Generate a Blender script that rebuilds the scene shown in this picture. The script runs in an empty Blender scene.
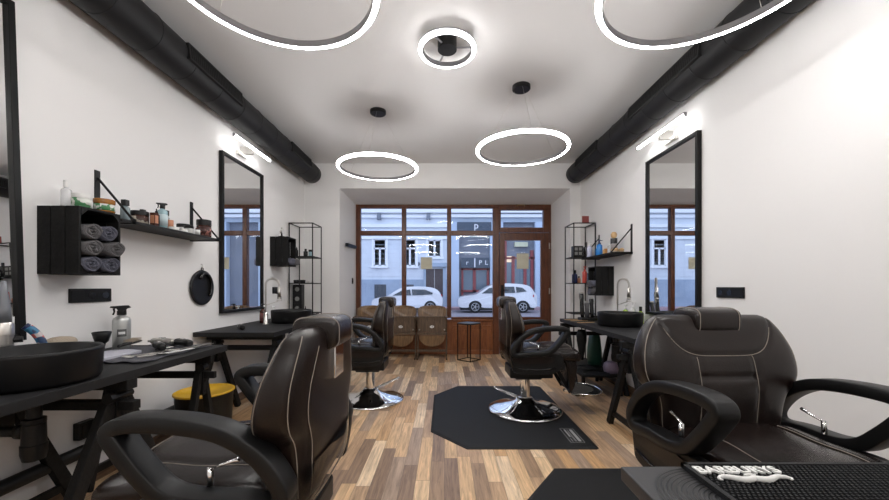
import bpy, bmesh, math, random
from mathutils import Vector, Matrix
random.seed(7)
C = bpy.context.scene.collection
PI = math.pi
F, CX, HY, EYE = 362.0, 444.5, 287.0, 1.15     # focal length in px, vanishing point, eye height

# ------------------------------------------------------------------ materials
MATS = {}
def mat(name, col, rough=0.5, metal=0.0, bump=0.0, bscale=60.0, coat=0.0, emit=None, estr=0.0, var=0.0, vscale=8.0, trans=0.0, spec=0.5, alpha=1.0):
    if name in MATS: return MATS[name]
    m = bpy.data.materials.new(name); m.use_nodes = True
    nt = m.node_tree; p = nt.nodes['Principled BSDF']
    p.inputs['Base Color'].default_value = (*col, 1)
    p.inputs['Roughness'].default_value = rough
    p.inputs['Metallic'].default_value = metal
    p.inputs['Coat Weight'].default_value = coat
    p.inputs['Coat Roughness'].default_value = 0.15
    p.inputs['Transmission Weight'].default_value = trans
    p.inputs['Specular IOR Level'].default_value = spec
    p.inputs['Alpha'].default_value = alpha
    if emit:
        p.inputs['Emission Color'].default_value = (*emit, 1); p.inputs['Emission Strength'].default_value = estr
    tc = None
    if bump or var:
        tc = nt.nodes.new('ShaderNodeTexCoord')
        nz = nt.nodes.new('ShaderNodeTexNoise'); nz.inputs['Scale'].default_value = bscale; nz.inputs['Detail'].default_value = 5
        nt.links.new(tc.outputs['Object'], nz.inputs['Vector'])
    if bump:
        b = nt.nodes.new('ShaderNodeBump'); b.inputs['Strength'].default_value = bump; b.inputs['Distance'].default_value = 0.01
        nt.links.new(nz.outputs['Fac'], b.inputs['Height']); nt.links.new(b.outputs['Normal'], p.inputs['Normal'])
    if var:
        n2 = nt.nodes.new('ShaderNodeTexNoise'); n2.inputs['Scale'].default_value = vscale; n2.inputs['Detail'].default_value = 4
        nt.links.new(tc.outputs['Object'], n2.inputs['Vector'])
        r = nt.nodes.new('ShaderNodeValToRGB')
        r.color_ramp.elements[0].position = .3; r.color_ramp.elements[1].position = .7
        r.color_ramp.elements[0].color = (*[c*(1-var) for c in col], 1)
        r.color_ramp.elements[1].color = (*[min(1, c*(1+var)) for c in col], 1)
        nt.links.new(n2.outputs['Fac'], r.inputs['Fac']); nt.links.new(r.outputs['Color'], p.inputs['Base Color'])
    MATS[name] = m; return m

def M(nt, op, a, b=None, c=None):
    n = nt.nodes.new('ShaderNodeMath'); n.operation = op
    for i, v in enumerate((a, b, c)):
        if v is None: continue
        if isinstance(v, (int, float)): n.inputs[i].default_value = v
        else: nt.links.new(v, n.inputs[i])
    return n.outputs[0]

def floor_material():
    m = bpy.data.materials.new('plank_floor'); m.use_nodes = True; nt = m.node_tree; L = nt.links
    p = nt.nodes['Principled BSDF']
    tc = nt.nodes.new('ShaderNodeTexCoord'); sp = nt.nodes.new('ShaderNodeSeparateXYZ')
    L.new(tc.outputs['Object'], sp.inputs[0])
    W, LEN = 0.086, 0.62
    xw = M(nt, 'DIVIDE', sp.outputs[0], W); col = M(nt, 'FLOOR', xw)
    wn = nt.nodes.new('ShaderNodeTexWhiteNoise'); wn.noise_dimensions = '1D'; L.new(col, wn.inputs['W'])
    off = M(nt, 'MULTIPLY', wn.outputs['Value'], 7.0)
    yw = M(nt, 'ADD', M(nt, 'DIVIDE', sp.outputs[1], LEN), off); row = M(nt, 'FLOOR', yw)
    cb = nt.nodes.new('ShaderNodeCombineXYZ'); L.new(col, cb.inputs[0]); L.new(row, cb.inputs[1])
    w2 = nt.nodes.new('ShaderNodeTexWhiteNoise'); w2.noise_dimensions = '3D'; L.new(cb.outputs[0], w2.inputs['Vector'])
    ramp = nt.nodes.new('ShaderNodeValToRGB'); cr = ramp.color_ramp; cr.interpolation = 'CONSTANT'
    cols = [(0, (.70,.475,.275)), (.16, (.36,.24,.155)), (.28, (.78,.56,.345)), (.44, (.50,.335,.21)), (.56, (.60,.37,.19)), (.68, (.285,.19,.13)), (.76, (.82,.63,.43)), (.90, (.42,.305,.225))]
    cr.elements[0].position = 0; cr.elements[0].color = (*cols[0][1], 1)
    cr.elements[1].position = cols[1][0]; cr.elements[1].color = (*cols[1][1], 1)
    for ps, c in cols[2:]:
        e = cr.elements.new(ps); e.color = (*c, 1)
    L.new(w2.outputs['Value'], ramp.inputs['Fac'])
    # grain stretched along the plank
    add = nt.nodes.new('ShaderNodeVectorMath'); add.operation = 'MULTIPLY_ADD'
    L.new(w2.outputs['Color'], add.inputs[0]); add.inputs[1].default_value = (9, 9, 9); L.new(tc.outputs['Object'], add.inputs[2])
    mp = nt.nodes.new('ShaderNodeMapping'); mp.inputs['Scale'].default_value = (38, 2.6, 1); L.new(add.outputs[0], mp.inputs['Vector'])
    g = nt.nodes.new('ShaderNodeTexNoise'); g.inputs['Scale'].default_value = 1.6; g.inputs['Detail'].default_value = 7; g.inputs['Roughness'].default_value = .65; g.inputs['Distortion'].default_value = .6
    L.new(mp.outputs[0], g.inputs['Vector'])
    gr = nt.nodes.new('ShaderNodeValToRGB'); gr.color_ramp.elements[0].position = .30; gr.color_ramp.elements[0].color = (.52,.50,.50,1)
    gr.color_ramp.elements[1].position = .68; gr.color_ramp.elements[1].color = (1.18,1.17,1.15,1)
    L.new(g.outputs['Fac'], gr.inputs['Fac'])
    mx = nt.nodes.new('ShaderNodeMix'); mx.data_type = 'RGBA'; mx.blend_type = 'MULTIPLY'; mx.inputs['Factor'].default_value = 1
    L.new(ramp.outputs['Color'], mx.inputs['A']); L.new(gr.outputs['Color'], mx.inputs['B'])
    # seams
    fx = M(nt, 'FRACT', xw); fy = M(nt, 'FRACT', yw)
    ex = M(nt, 'MINIMUM', fx, M(nt, 'SUBTRACT', 1.0, fx)); ey = M(nt, 'MINIMUM', fy, M(nt, 'SUBTRACT', 1.0, fy))
    s = M(nt, 'MAXIMUM', M(nt, 'LESS_THAN', ex, .014), M(nt, 'LESS_THAN', ey, .0026))
    m2 = nt.nodes.new('ShaderNodeMix'); m2.data_type = 'RGBA'; L.new(M(nt, 'MULTIPLY', s, .65), m2.inputs['Factor'])
    L.new(mx.outputs['Result'], m2.inputs['A']); m2.inputs['B'].default_value = (.10,.075,.055,1)
    L.new(m2.outputs['Result'], p.inputs['Base Color'])
    p.inputs['Roughness'].default_value = .42
    b = nt.nodes.new('ShaderNodeBump'); b.inputs['Strength'].default_value = .15; b.inputs['Distance'].default_value = .004
    L.new(g.outputs['Fac'], b.inputs['Height']); L.new(b.outputs['Normal'], p.inputs['Normal'])
    return m

def wood_mat(name, c0, c1, scale=(6, 6, 1.2), rough=.4):
    m = bpy.data.materials.new(name); m.use_nodes = True; nt = m.node_tree; L = nt.links; p = nt.nodes['Principled BSDF']
    tc = nt.nodes.new('ShaderNodeTexCoord'); mp = nt.nodes.new('ShaderNodeMapping'); mp.inputs['Scale'].default_value = scale
    L.new(tc.outputs['Object'], mp.inputs['Vector'])
    g = nt.nodes.new('ShaderNodeTexNoise'); g.inputs['Scale'].default_value = 5; g.inputs['Detail'].default_value = 6; g.inputs['Distortion'].default_value = .8
    L.new(mp.outputs[0], g.inputs['Vector'])
    r = nt.nodes.new('ShaderNodeValToRGB'); r.color_ramp.elements[0].position = .3; r.color_ramp.elements[1].position = .7
    r.color_ramp.elements[0].color = (*c0, 1); r.color_ramp.elements[1].color = (*c1, 1)
    L.new(g.outputs['Fac'], r.inputs['Fac']); L.new(r.outputs['Color'], p.inputs['Base Color'])
    p.inputs['Roughness'].default_value = rough
    MATS[name] = m; return m

def glass_mat(name='window_glass', tint=(.97,.985,1.0)):
    m = bpy.data.materials.new(name); m.use_nodes = True; nt = m.node_tree; L = nt.links
    nt.nodes.remove(nt.nodes['Principled BSDF']); out = nt.nodes['Material Output']
    t = nt.nodes.new('ShaderNodeBsdfTransparent'); t.inputs[0].default_value = (*tint, 1)
    g = nt.nodes.new('ShaderNodeBsdfGlossy'); g.inputs['Roughness'].default_value = 0.0
    f = nt.nodes.new('ShaderNodeFresnel'); f.inputs['IOR'].default_value = 1.33
    mx = nt.nodes.new('ShaderNodeMixShader'); L.new(f.outputs[0], mx.inputs[0]); L.new(t.outputs[0], mx.inputs[1]); L.new(g.outputs[0], mx.inputs[2])
    L.new(mx.outputs[0], out.inputs['Surface']); MATS[name] = m; return m

WALL = mat('wall_paint', (.80,.79,.785), .85, bump=.05, bscale=220)
CEIL = mat('ceiling_paint', (.70,.69,.69), .85, bump=.03, bscale=150)
NICHE = mat('niche_paint', (.76,.765,.78), .85, bump=.03, bscale=150)
FLOOR = floor_material()
LEATHER = mat('brown_leather', (.009,.005,.0042), .27, spec=.42, bump=.14, bscale=260, coat=.12, var=.25, vscale=9)
LEATHER2 = mat('aged_brown_leather', (.0095,.0052,.0042), .33, spec=.38, bump=.11, bscale=200, coat=.05, var=.35, vscale=6)
THREAD = mat('pale_thread', (.30,.26,.22), .8)
BLACKP = mat('black_plastic', (.0065,.0065,.0068), .42, spec=.32, bump=.05, bscale=400)
BLACKG = mat('black_gloss', (.008,.008,.009), .14)
BLACKM = mat('black_metal', (.006,.006,.0065), .45, spec=.3, metal=.3)
BLACKW = mat('black_stained_wood', (.006,.0058,.0058), .6, spec=.25, bump=.3, bscale=60, var=.35, vscale=30)
TOP = mat('charcoal_laminate', (.012,.012,.013), .58, spec=.3, bump=.08, bscale=200, var=.15, vscale=20)
SINKM = mat('matt_black_ceramic', (.004,.004,.0045), .45, spec=.3)
DUCT = mat('black_duct_paint', (.0085,.0085,.0095), .55, spec=.3)
CHROME = mat('chrome', (.86,.86,.87), .07, metal=1)
STEEL = mat('brushed_steel', (.62,.60,.57), .3, metal=1)
ALU = mat('lamp_housing_grey', (.34,.34,.36), .45, metal=.5)
MIRROR = mat('mirror_glass', (.88,.89,.89), .0, metal=1)
GLASS = glass_mat()
CLEAR = glass_mat('clear_plastic', (.90,.91,.92))
RUBBER = mat('black_rubber', (.0095,.0098,.011), .65, spec=.3, bump=.3, bscale=500)
LED = mat('led_diffuser', (1,1,1), .5, emit=(1,.985,.97), estr=36)
LEDC = mat('led_diffuser_soft', (1,1,1), .5, emit=(1,.985,.97), estr=11)
LEDB = mat('led_bar_diffuser', (1,1,1), .5, emit=(1,.985,.97), estr=9)
WOODF = wood_mat('brown_window_wood', (.07,.020,.007), (.145,.043,.014), (6,6,1), .35)
WOODP = wood_mat('brown_panel_wood', (.18,.056,.017), (.32,.108,.034), (5,5,1), .38)
PLY = wood_mat('worn_plywood', (.10,.055,.026), (.26,.15,.07), (7,7,1), .35)
PLYD = wood_mat('dark_worn_wood', (.06,.038,.024), (.14,.09,.055), (9,9,1.5), .45)
BASEW = wood_mat('baseboard_wood', (.10,.058,.035), (.22,.14,.085), (1,1,10), .5)
TOWEL = mat('grey_towel', (.135,.13,.135), .95, bump=.8, bscale=500)
TOWELB = mat('blue_grey_towel', (.115,.118,.155), .95, bump=.8, bscale=500)
YELLOW = mat('yellow_liner', (.62,.36,.01), .5)
WHITEP = mat('white_plastic', (.75,.75,.74), .4)
WHITEV = mat('white_print', (.72,.72,.70), .6)
CREAM = mat('cream_paper', (.62,.60,.48), .8)
AMBER = mat('amber_glass', (.30,.12,.02), .15)
BROWNJ = mat('dark_brown_jar', (.06,.022,.014), .25)
COPPER = mat('copper_tone', (.50,.22,.12), .35, metal=.2)
BLUEB = mat('pale_blue_bottle', (.28,.42,.46), .2)
BLUE = mat('bright_blue_bottle', (.03,.22,.62), .25)
NAVY = mat('navy_bottle', (.012,.022,.09), .3)
CORAL = mat('coral_bottle', (.62,.09,.07), .3)
GREEN = mat('green_print', (.05,.20,.07), .4)
LIME = mat('lime_liquid', (.35,.50,.06), .2)
BRISTLE = mat('beige_bristle', (.42,.35,.27), .95, bump=1, bscale=180)
LWOOD = wood_mat('pale_brush_wood', (.45,.27,.12), (.62,.42,.22), (8,8,2), .5)
REDC = mat('dark_red_card', (.22,.04,.035), .5)
SLATE = mat('slate_grey_top', (.10,.105,.12), .4)
LABELM = mat('cream_label', (.60,.55,.46), .6)
CLOTH = mat('grey_tool_cloth', (.44,.44,.50), .9, bump=.4, bscale=300)
FACADE = mat('pale_facade_plaster', (.60,.64,.70), .9, bump=.1, bscale=4, var=.05, vscale=1.5)
FACADEB = mat('blue_grey_stone', (.30,.37,.47), .9, bump=.2, bscale=6, var=.1, vscale=1)
FACADED = mat('dark_stone', (.17,.19,.23), .9, var=.1, vscale=1)
TRIMW = mat('white_stucco_trim', (.74,.76,.80), .85)
WGLASS = mat('dark_house_glass', (.10,.14,.18), .12)
WFRAME = mat('white_house_window', (.72,.74,.78), .5)
DOORB = mat('dark_brown_house_door', (.045,.03,.035), .45)
REDF = mat('dark_red_shopfront', (.22,.035,.04), .45)
SIGNB = mat('blue_black_sign', (.03,.05,.08), .4)
CARW = mat('white_car_paint', (.60,.60,.63), .22, coat=.8)
CARG = mat('tinted_car_glass', (.03,.04,.05), .06)
TYRE = mat('tyre_rubber', (.012,.012,.012), .8)
ALLOY = mat('alloy_wheel', (.55,.55,.57), .3, metal=.8)
TAIL = mat('red_tail_lamp', (.35,.01,.02), .2)
ASPH = mat('grey_asphalt', (.21,.19,.215), .85, bump=.3, bscale=30, var=.12, vscale=2)
PAVE = mat('reddish_pavement', (.36,.24,.26), .9, bump=.3, bscale=12, var=.12, vscale=3)

# ------------------------------------------------------------------ mesh builder
class MB:
    def __init__(s): s.bm = bmesh.new()
    def poly(s, vs): 
        try: return s.bm.faces.new([s.bm.verts.new(v) for v in vs])
        except ValueError: return None
    def box(s, c, d, rot=None):
        hx, hy, hz = d[0]/2, d[1]/2, d[2]/2
        pts = [Vector((x*hx, y*hy, z*hz)) for x in (-1,1) for y in (-1,1) for z in (-1,1)]
        if rot is not None: pts = [rot @ p for p in pts]
        v = [s.bm.verts.new(p+Vector(c)) for p in pts]
        for f in ((0,1,3,2),(4,6,7,5),(0,4,5,1),(2,3,7,6),(0,2,6,4),(1,5,7,3)): s.bm.faces.new([v[i] for i in f])
        return s
    def bx(s, x0, x1, y0, y1, z0, z1): return s.box(((x0+x1)/2,(y0+y1)/2,(z0+z1)/2),(abs(x1-x0),abs(y1-y0),abs(z1-z0)))
    def bar(s, a, b, w, h=None):            # square bar between two points
        a, b = Vector(a), Vector(b); h = h or w; d = b-a
        q = d.to_track_quat('Z', 'Y').to_matrix()
        return s.box((a+b)/2, (w, h, d.length), q)
    def rings(s, rs, cap=True, closed=False):
        prev = None; first = None
        for r in rs:
            cur = [s.bm.verts.new(p) for p in r]
            if prev: s._join(prev, cur)
            else: first = cur
            prev = cur
        if closed: s._join(prev, first)
        elif cap:
            for k in (first, prev):
                try: s.bm.faces.new(k)
                except ValueError: pass
        return s
    def _join(s, a, b):
        n = len(a)
        for i in range(n):
            try: s.bm.faces.new((a[i], a[(i+1)%n], b[(i+1)%n], b[i]))
            except ValueError: pass
    def cyl(s, a, b, r0, r1=None, n=20):
        a, b = Vector(a), Vector(b); r1 = r0 if r1 is None else r1
        q = (b-a).to_track_quat('Z', 'Y').to_matrix()
        u, v = q @ Vector((1,0,0)), q @ Vector((0,1,0))
        R = lambda c, r: [c+u*(r*math.cos(2*PI*i/n))+v*(r*math.sin(2*PI*i/n)) for i in range(n)]
        return s.rings([R(a, r0), R(b, r1)])
    def lathe(s, prof, c=(0,0,0), n=28, sx=1, sy=1):
        c = Vector(c)
        return s.rings([[c+Vector((max(r,1e-4)*sx*math.cos(2*PI*i/n), max(r,1e-4)*sy*math.sin(2*PI*i/n), z)) for i in range(n)] for r, z in prof])
    def tube(s, pts, r, n=10, closed=False):
        pts = [Vector(p) for p in pts]; rs = []; up = None; m = len(pts)
        for i, p in enumerate(pts):
            if closed: t = (pts[(i+1)%m]-pts[i-1])
            else: t = pts[min(i+1, m-1)]-pts[max(i-1, 0)]
            if t.length < 1e-9: t = Vector((0,0,1))
            t.normalize()
            if up is None:
                up = Vector((0,0,1)) if abs(t.z) < .9 else Vector((1,0,0))
            u = up-t*up.dot(t)
            if u.length < 1e-6: u = t.orthogonal()
            u.normalize(); up = u; v = t.cross(u)
            rr = r[i] if isinstance(r, (list, tuple)) else r
            rs.append([p+u*(rr*math.cos(2*PI*k/n))+v*(rr*math.sin(2*PI*k/n)) for k in range(n)])
        return s.rings(rs, closed=closed)
    def sweep_xz(s, path, y, wy, wt, closed=True, rnd=.35, scale=None):   # rounded rectangular section swept along a path in the xz plane
        pts = [Vector((p[0], 0, p[1])) for p in path]; m = len(pts); rs = []
        for i, p in enumerate(pts):
            t = (pts[(i+1)%m]-pts[i-1]) if closed else pts[min(i+1,m-1)]-pts[max(i-1,0)]
            t.normalize(); nrm = Vector((-t.z, 0, t.x)); k = scale[i] if scale else 1
            ring = []
            for j in range(16):
                a = 2*PI*j/16; ca, sa = math.cos(a), math.sin(a)
                e = rnd
                ring.append(p+nrm*(wt/2*k*math.copysign(abs(ca)**e, ca))+Vector((0, y+wy/2*math.copysign(abs(sa)**e, sa), 0)))
            rs.append(ring)
        return s.rings(rs, closed=closed)
    def prism(s, outline, a0, a1, axis='y'):      # outline in the plane perpendicular to axis
        f = {'y': lambda p, a: (p[0], a, p[1]), 'x': lambda p, a: (a, p[0], p[1]), 'z': lambda p, a: (p[0], p[1], a)}[axis]
        return s.rings([[f(p, a0) for p in outline], [f(p, a1) for p in outline]])
    def build(s, name, m, parent=None, smooth=False, bevel=0, loc=None, rotz=0, subsurf=0, seg=2, solid=0):
        bmesh.ops.recalc_face_normals(s.bm, faces=s.bm.faces)
        me = bpy.data.meshes.new(name); s.bm.to_mesh(me); s.bm.free()
        for f in me.polygons: f.use_smooth = smooth
        me.materials.append(m); o = bpy.data.objects.new(name, me); C.objects.link(o)
        if parent: o.parent = parent
        if loc is not None: o.location = loc
        if rotz: o.rotation_euler.z = rotz
        if solid: md = o.modifiers.new('solid', 'SOLIDIFY'); md.thickness = solid; md.offset = 0
        if bevel:
            md = o.modifiers.new('bevel', 'BEVEL'); md.width = bevel; md.segments = seg; md.limit_method = 'ANGLE'; md.angle_limit = .6
        if subsurf: md = o.modifiers.new('sub', 'SUBSURF'); md.levels = subsurf; md.render_levels = subsurf
        return o

def thing(name, label, cat, loc=(0,0,0), rotz=0, group=None):
    o = bpy.data.objects.new(name, None); C.objects.link(o); o.empty_display_size = .05
    o.location = loc; o.rotation_euler = (0,0,rotz); o['label'] = label; o['category'] = cat
    if group: o['group'] = group
    return o
def tag(o, label, cat, group=None):
    o['label'] = label; o['category'] = cat
    if group: o['group'] = group
    return o
def struct(o): o['kind'] = 'structure'; return o
def copy_tree(o, parent=None):
    c = o.copy(); C.objects.link(c)
    if parent: c.parent = parent
    for ch in [x for x in bpy.data.objects if x.parent == o]: copy_tree(ch, c)
    return c
def place(o, loc, rotz, label, group=None):
    o.location = loc; o.rotation_euler.z = rotz; o['label'] = label
    if group: o['group'] = group
    return o
def interp(keys, n):
    """Catmull-Rom through rows of keys, n samples per span"""
    out = []
    for i in range(len(keys)-1):
        p0, p1, p2, p3 = keys[max(i-1,0)], keys[i], keys[i+1], keys[min(i+2,len(keys)-1)]
        for j in range(n):
            t = j/n
            out.append(tuple(.5*((2*b)+(-a+c)*t+(2*a-5*b+4*c-d)*t*t+(-a+3*b-3*c+d)*t**3) for a, b, c, d in zip(p0,p1,p2,p3)))
    out.append(tuple(keys[-1])); return out
def smooth_closed(keys, n=5):
    m = len(keys); out = []
    for i in range(m):
        p0, p1, p2, p3 = keys[i-1], keys[i], keys[(i+1)%m], keys[(i+2)%m]
        for j in range(n):
            t = j/n
            out.append(tuple(.5*((2*b)+(-a+c)*t+(2*a-5*b+4*c-d)*t*t+(-a+3*b-3*c+d)*t**3) for a, b, c, d in zip(p0,p1,p2,p3)))
    return out
def text_part(name, s, size, m, parent, loc, rot, ext=.0006, align='CENTER', spacing=1.0, off=0.0):
    cu = bpy.data.curves.new(name, 'FONT'); cu.body = s; cu.size = size; cu.extrude = ext; cu.align_x = align; cu.align_y = 'CENTER'; cu.space_character = spacing; cu.offset = off
    tmp = bpy.data.objects.new(name, cu); C.objects.link(tmp)
    bpy.context.view_layer.update()
    me = bpy.data.meshes.new_from_object(tmp.evaluated_get(bpy.context.evaluated_depsgraph_get()))
    bpy.data.objects.remove(tmp); me.materials.clear(); me.materials.append(m)
    o = bpy.data.objects.new(name, me); C.objects.link(o); o.parent = parent; o.location = loc; o.rotation_euler = rot
    return o

# ------------------------------------------------------------------ room shell
XL, XR, YB, YN, ZC, YW = -2.075, 2.01, 5.36, -2.6, 2.98, 6.17
T = .25
b = MB(); b.bx(XL-T, XR+T, YN-T, 6.32, -.12, 0); o = b.build('floor', FLOOR); struct(o)
b = MB(); b.bx(XL-T, XR+T, YN-T, YB+.3, ZC, ZC+.15); struct(b.build('ceiling', CEIL))
b = MB(); b.bx(XL-T, XL, YN-T, YB+.2, 0, ZC); struct(b.build('wall_left', WALL))
b = MB(); b.bx(XR, XR+T, YN-T, YB+.2, 0, ZC); struct(b.build('wall_right', WALL))
b = MB(); b.bx(XL, XR, YN-T, YN, 0, ZC); struct(b.build('wall_near', WALL))
nl, nr, nt_ = -1.555, 1.858, 2.61          # niche opening on the room side
wl, wr, wt = -1.512, 1.816, 2.555          # window opening
b = MB()
b.prism([(XL, YB), (nl, YB), (wl, 6.16), (wl, 6.32), (XL, 6.32)], 0, 2.61, 'z')
b.prism([(nr, YB), (XR+.0, YB), (XR+.0, 6.32), (wr, 6.32), (wr, 6.16)], 0, 2.61, 'z')
b.prism([(YB, nt_), (YB, ZC), (6.32, ZC), (6.32, wt), (6.16, wt)], XL, XR, 'x')
o = b.build('wall_back', WALL); struct(o)
for nm, x0, x1 in (('baseboard_left', XL, XL+.015), ('baseboard_right', XR-.015, XR)):
    b = MB(); b.bx(x0, x1, YN, YB, 0, .082); struct(b.build(nm, BASEW, bevel=.003))
b = MB(); b.bx(XL+.015, nl-.002, YB-.015, YB, 0, .082); b.bx(nr+.002, XR-.015, YB-.015, YB, 0, .082); struct(b.build('baseboard_back', BASEW, bevel=.003))

# window wall
S = 58.7
WX = lambda px: (px-CX)/S
WZ = lambda py: EYE+(HY-py)/S
win = bpy.data.objects.new('window_1', None); C.objects.link(win); win['kind'] = 'structure'; win.location = (0, YW, 0)
b = MB(); y0, y1 = 0, .09
b.bx(WX(360.3), WX(499.2), y0, y1, WZ(207.8), WZ(202.5)); b.bx(WX(355.8), WX(360.3), y0, y1, 0, WZ(202.5))
b.bx(WX(401.6), WX(406), y0, y1, WZ(318), WZ(207.8)); b.bx(WX(447), WX(451.3), y0, y1, WZ(318), WZ(207.8))
b.bx(WX(493), WX(499.2), y0, y1, 0, WZ(207.8))
for a_, c_ in ((360.3, 401.6), (406, 447), (451.3, 493)):
    b.bx(WX(a_), WX(c_), y0, y1, WZ(235.2), WZ(230.6)); b.bx(WX(a_), WX(c_), y0, y1, WZ(321), WZ(317))
b.build('window_frame', WOODF, win, bevel=.006)
b = MB(); b.bx(WX(499.2), WX(551.6), y0, y1, WZ(209.7), WZ(202.5)); b.bx(WX(499.2), WX(501), y0, y1, WZ(227.4), WZ(209.7)); b.bx(WX(543.6), WX(551.6), y0, y1, WZ(232.3), WZ(209.7))
b.bx(WX(549.3), WX(551.6), y0, y1, 0, WZ(232.3)); b.bx(WX(499.2), WX(543.6), y0, y1, WZ(232.3), WZ(227.4)); b.build('transom_frame', WOODF, win, bevel=.006)
b = MB()
for a_, c_ in ((360.3, 447), (447, 493)): b.bx(WX(a_), WX(c_), .02, .08, 0, WZ(320.8))
for a_, c_ in ((362, 402), (405.5, 446), (453, 491)):
    for z0, z1, w in ((WZ(352), WZ(350), 0), (WZ(327.5), WZ(325.5), 0)): b.bx(WX(a_), WX(c_), .008, .02, z0, z1)
    b.bx(WX(a_), WX(a_+1.6), .008, .02, WZ(352), WZ(325.5)); b.bx(WX(c_-1.6), WX(c_), .008, .02, WZ(352), WZ(325.5))
    b.bx(WX(a_+4), WX(c_-4), .01, .02, WZ(348.3), WZ(329.3))
b.bx(WX(360.3), WX(493), .005, .02, 0, .07)
b.build('lower_panel', WOODP, win, bevel=.004)
b = MB(); b.bx(WX(360.3), WX(493), -.03, .02, WZ(320.8), WZ(319.4)); b.build('window_sill', WOODP, win, bevel=.004)
for x0, x1, zt, zb in ((360.3,401.6,207.8,230.6),(406,447,207.8,230.6),(451.3,493,207.8,230.6),(501,543.6,209.7,227.4),(360.3,401.6,235.2,317),(406,447,235.2,317),(451.3,493,235.2,317)):
    b = MB(); b.bx(WX(x0), WX(x1), .045, .051, WZ(zb), WZ(zt)); b.build('pane', GLASS, win)
b = MB(); b.tube([(WX(517), -.005, WZ(206)), (WX(517.5), -.035, WZ(205.4)), (WX(524), -.035, WZ(205.4)), (WX(524.5), -.005, WZ(206))], .006); b.build('transom_catch', mat('brass', (.45,.30,.12), .3, metal=.9), win, smooth=True)
door = bpy.data.objects.new('door_1', None); C.objects.link(door); door['kind'] = 'structure'; door.location = (0, YW, 0)
b = MB(); d0, d1 = -.012, .06
b.bx(WX(499.6), WX(504.7), d0, d1, .012, WZ(233)); b.bx(WX(540.8), WX(549), d0, d1, .012, WZ(233))
b.bx(WX(504.7), WX(540.8), d0, d1, WZ(240.3), WZ(233)); b.bx(WX(504.7), WX(540.8), d0, d1, WZ(322), WZ(317)); b.bx(WX(504.7), WX(540.8), d0, d1, .012, WZ(348))
b.bx(WX(504.7), WX(540.8), d0+.02, d1, WZ(348), WZ(322)); b.bx(WX(509), WX(536.5), d0+.008, d0+.02, WZ(345), WZ(325))
b.build('door_leaf', WOODF, door, bevel=.006)
b = MB(); b.bx(WX(504.7), WX(540.8), .025, .031, WZ(317), WZ(240.3)); b.build('pane', GLASS, door)
b = MB(); b.bx(WX(500.7), WX(503.7), -.02, -.012, WZ(299), WZ(285)); b.tube([(WX(502.2), -.02, WZ(290)), (WX(502.2), -.06, WZ(290)), (WX(508), -.065, WZ(290))], .009); b.build('door_handle', BLACKM, door, smooth=False, bevel=.002)
for z in (246, 291): 
    b = MB(); b.cyl((WX(549.2), -.02, WZ(z+3)), (WX(549.2), -.02, WZ(z-3)), .012); b.build('hinge', STEEL, door, smooth=True)

# things fixed in the window niche
b = MB(); b.bar((-1.50, 5.55, EYE+(HY-244)/66.), (-1.475, 6.0, EYE+(HY-247.5)/60.), .045, .05); tag(b.build('door_stop_bar', BLACKM, bevel=.008), 'short black bar fixed high on the left side of the window niche', 'wall bracket')
t = thing('light_switch', 'small black switch on the left side of the window niche', 'switch', (-1.526, 5.98, 1.20))
b = MB(); b.bx(0, .012, -.03, .03, 0, .10); b.build('switch_plate', BLACKP, t, bevel=.002); b = MB(); b.bx(.012, .016, -.018, .018, .02, .08); b.build('rocker', BLACKG, t)
for px, py, w, h, lab in ((426.3, 263, 11.5, 12, 'square cream paper taped on the second window pane'), (523, 261, 12, 15.5, 'cream paper notice taped on the glass of the door')):
    yy = YW+.043 if px < 450 else YW+.023
    b = MB(); b.bx(-w/2/S, w/2/S, -.0012, 0, 0, h/S); tag(b.build('paper_notice', CREAM, loc=(WX(px), yy, WZ(py+h/2))), lab, 'paper')

# ------------------------------------------------------------------ ducts with supply slots
def duct(x, z, y0, y1, slots, side, label):
    r = .13; t = thing('ventilation_duct', label, 'duct', (x, y0, z))
    L = y1-y0; n = 40
    rs = []; ys = [0]; y = .25
    prof = [(0, r*.9), (0, r)]
    while y < L-.05: prof += [(y-.006, r), (y-.004, r+.0035), (y+.004, r+.0035), (y+.006, r)]; y += .31
    prof += [(L-.012, r), (L, r-.012)]
    b = MB(); b.rings([[Vector((q*math.cos(2*PI*i/n), yy, q*math.sin(2*PI*i/n))) for i in range(n)] for yy, q in prof]); o = b.build('duct_pipe', DUCT, t, smooth=True)
    md = o.modifiers.new('e', 'EDGE_SPLIT'); md.split_angle = .9
    for s0, s1 in slots:
        a = math.radians(6) if side > 0 else math.radians(174)
        rad = Vector((math.cos(a), 0, math.sin(a))); tan = Vector((-math.sin(a), 0, math.cos(a)))
        ctr = lambda yy, k: rad*(r*.93)+Vector((0, yy, 0))
        q = Matrix((tan, Vector((0,1,0)), rad)).transposed()
        b = MB(); m_ = (s0+s1)/2-y0; ln = s1-s0
        b.box(rad*(r+.001)+tan*.05+Vector((0,m_,0)), (.012, ln, .022), q); b.box(rad*(r+.001)-tan*.05+Vector((0,m_,0)), (.012, ln, .022), q)
        b.box(rad*(r+.001)+Vector((0,m_-ln/2,0)), (.112, .012, .022), q); b.box(rad*(r+.001)+Vector((0,m_+ln/2,0)), (.112, .012, .022), q)
        g = b.build('vent_grille', DUCT, t)
        b = MB(); b.box(rad*(r+.001)+Vector((0,m_,0)), (.09, ln-.01, .008), q); 
        b.build('slot', mat('slot_black', (.002,.002,.002), .9), g)
        b = MB(); k = int(ln/.022)
        for i in range(k): b.box(rad*(r+.0065)+Vector((0, s0-y0+.01+i*.022, 0)), (.088, .004, .005), q)
        b.build('fins', mat('fin_black', (.006,.006,.007), .6), g)
    wx = (XL if side > 0 else XR)-x; a_ = wx+side*.058
    b = MB(); b.bx(min(wx, a_), max(wx, a_), .1, L-.25, -.035, -.025); b.build('mounting_rail', mat('rail_grey', (.07,.07,.075), .5), t)
    return t
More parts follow.
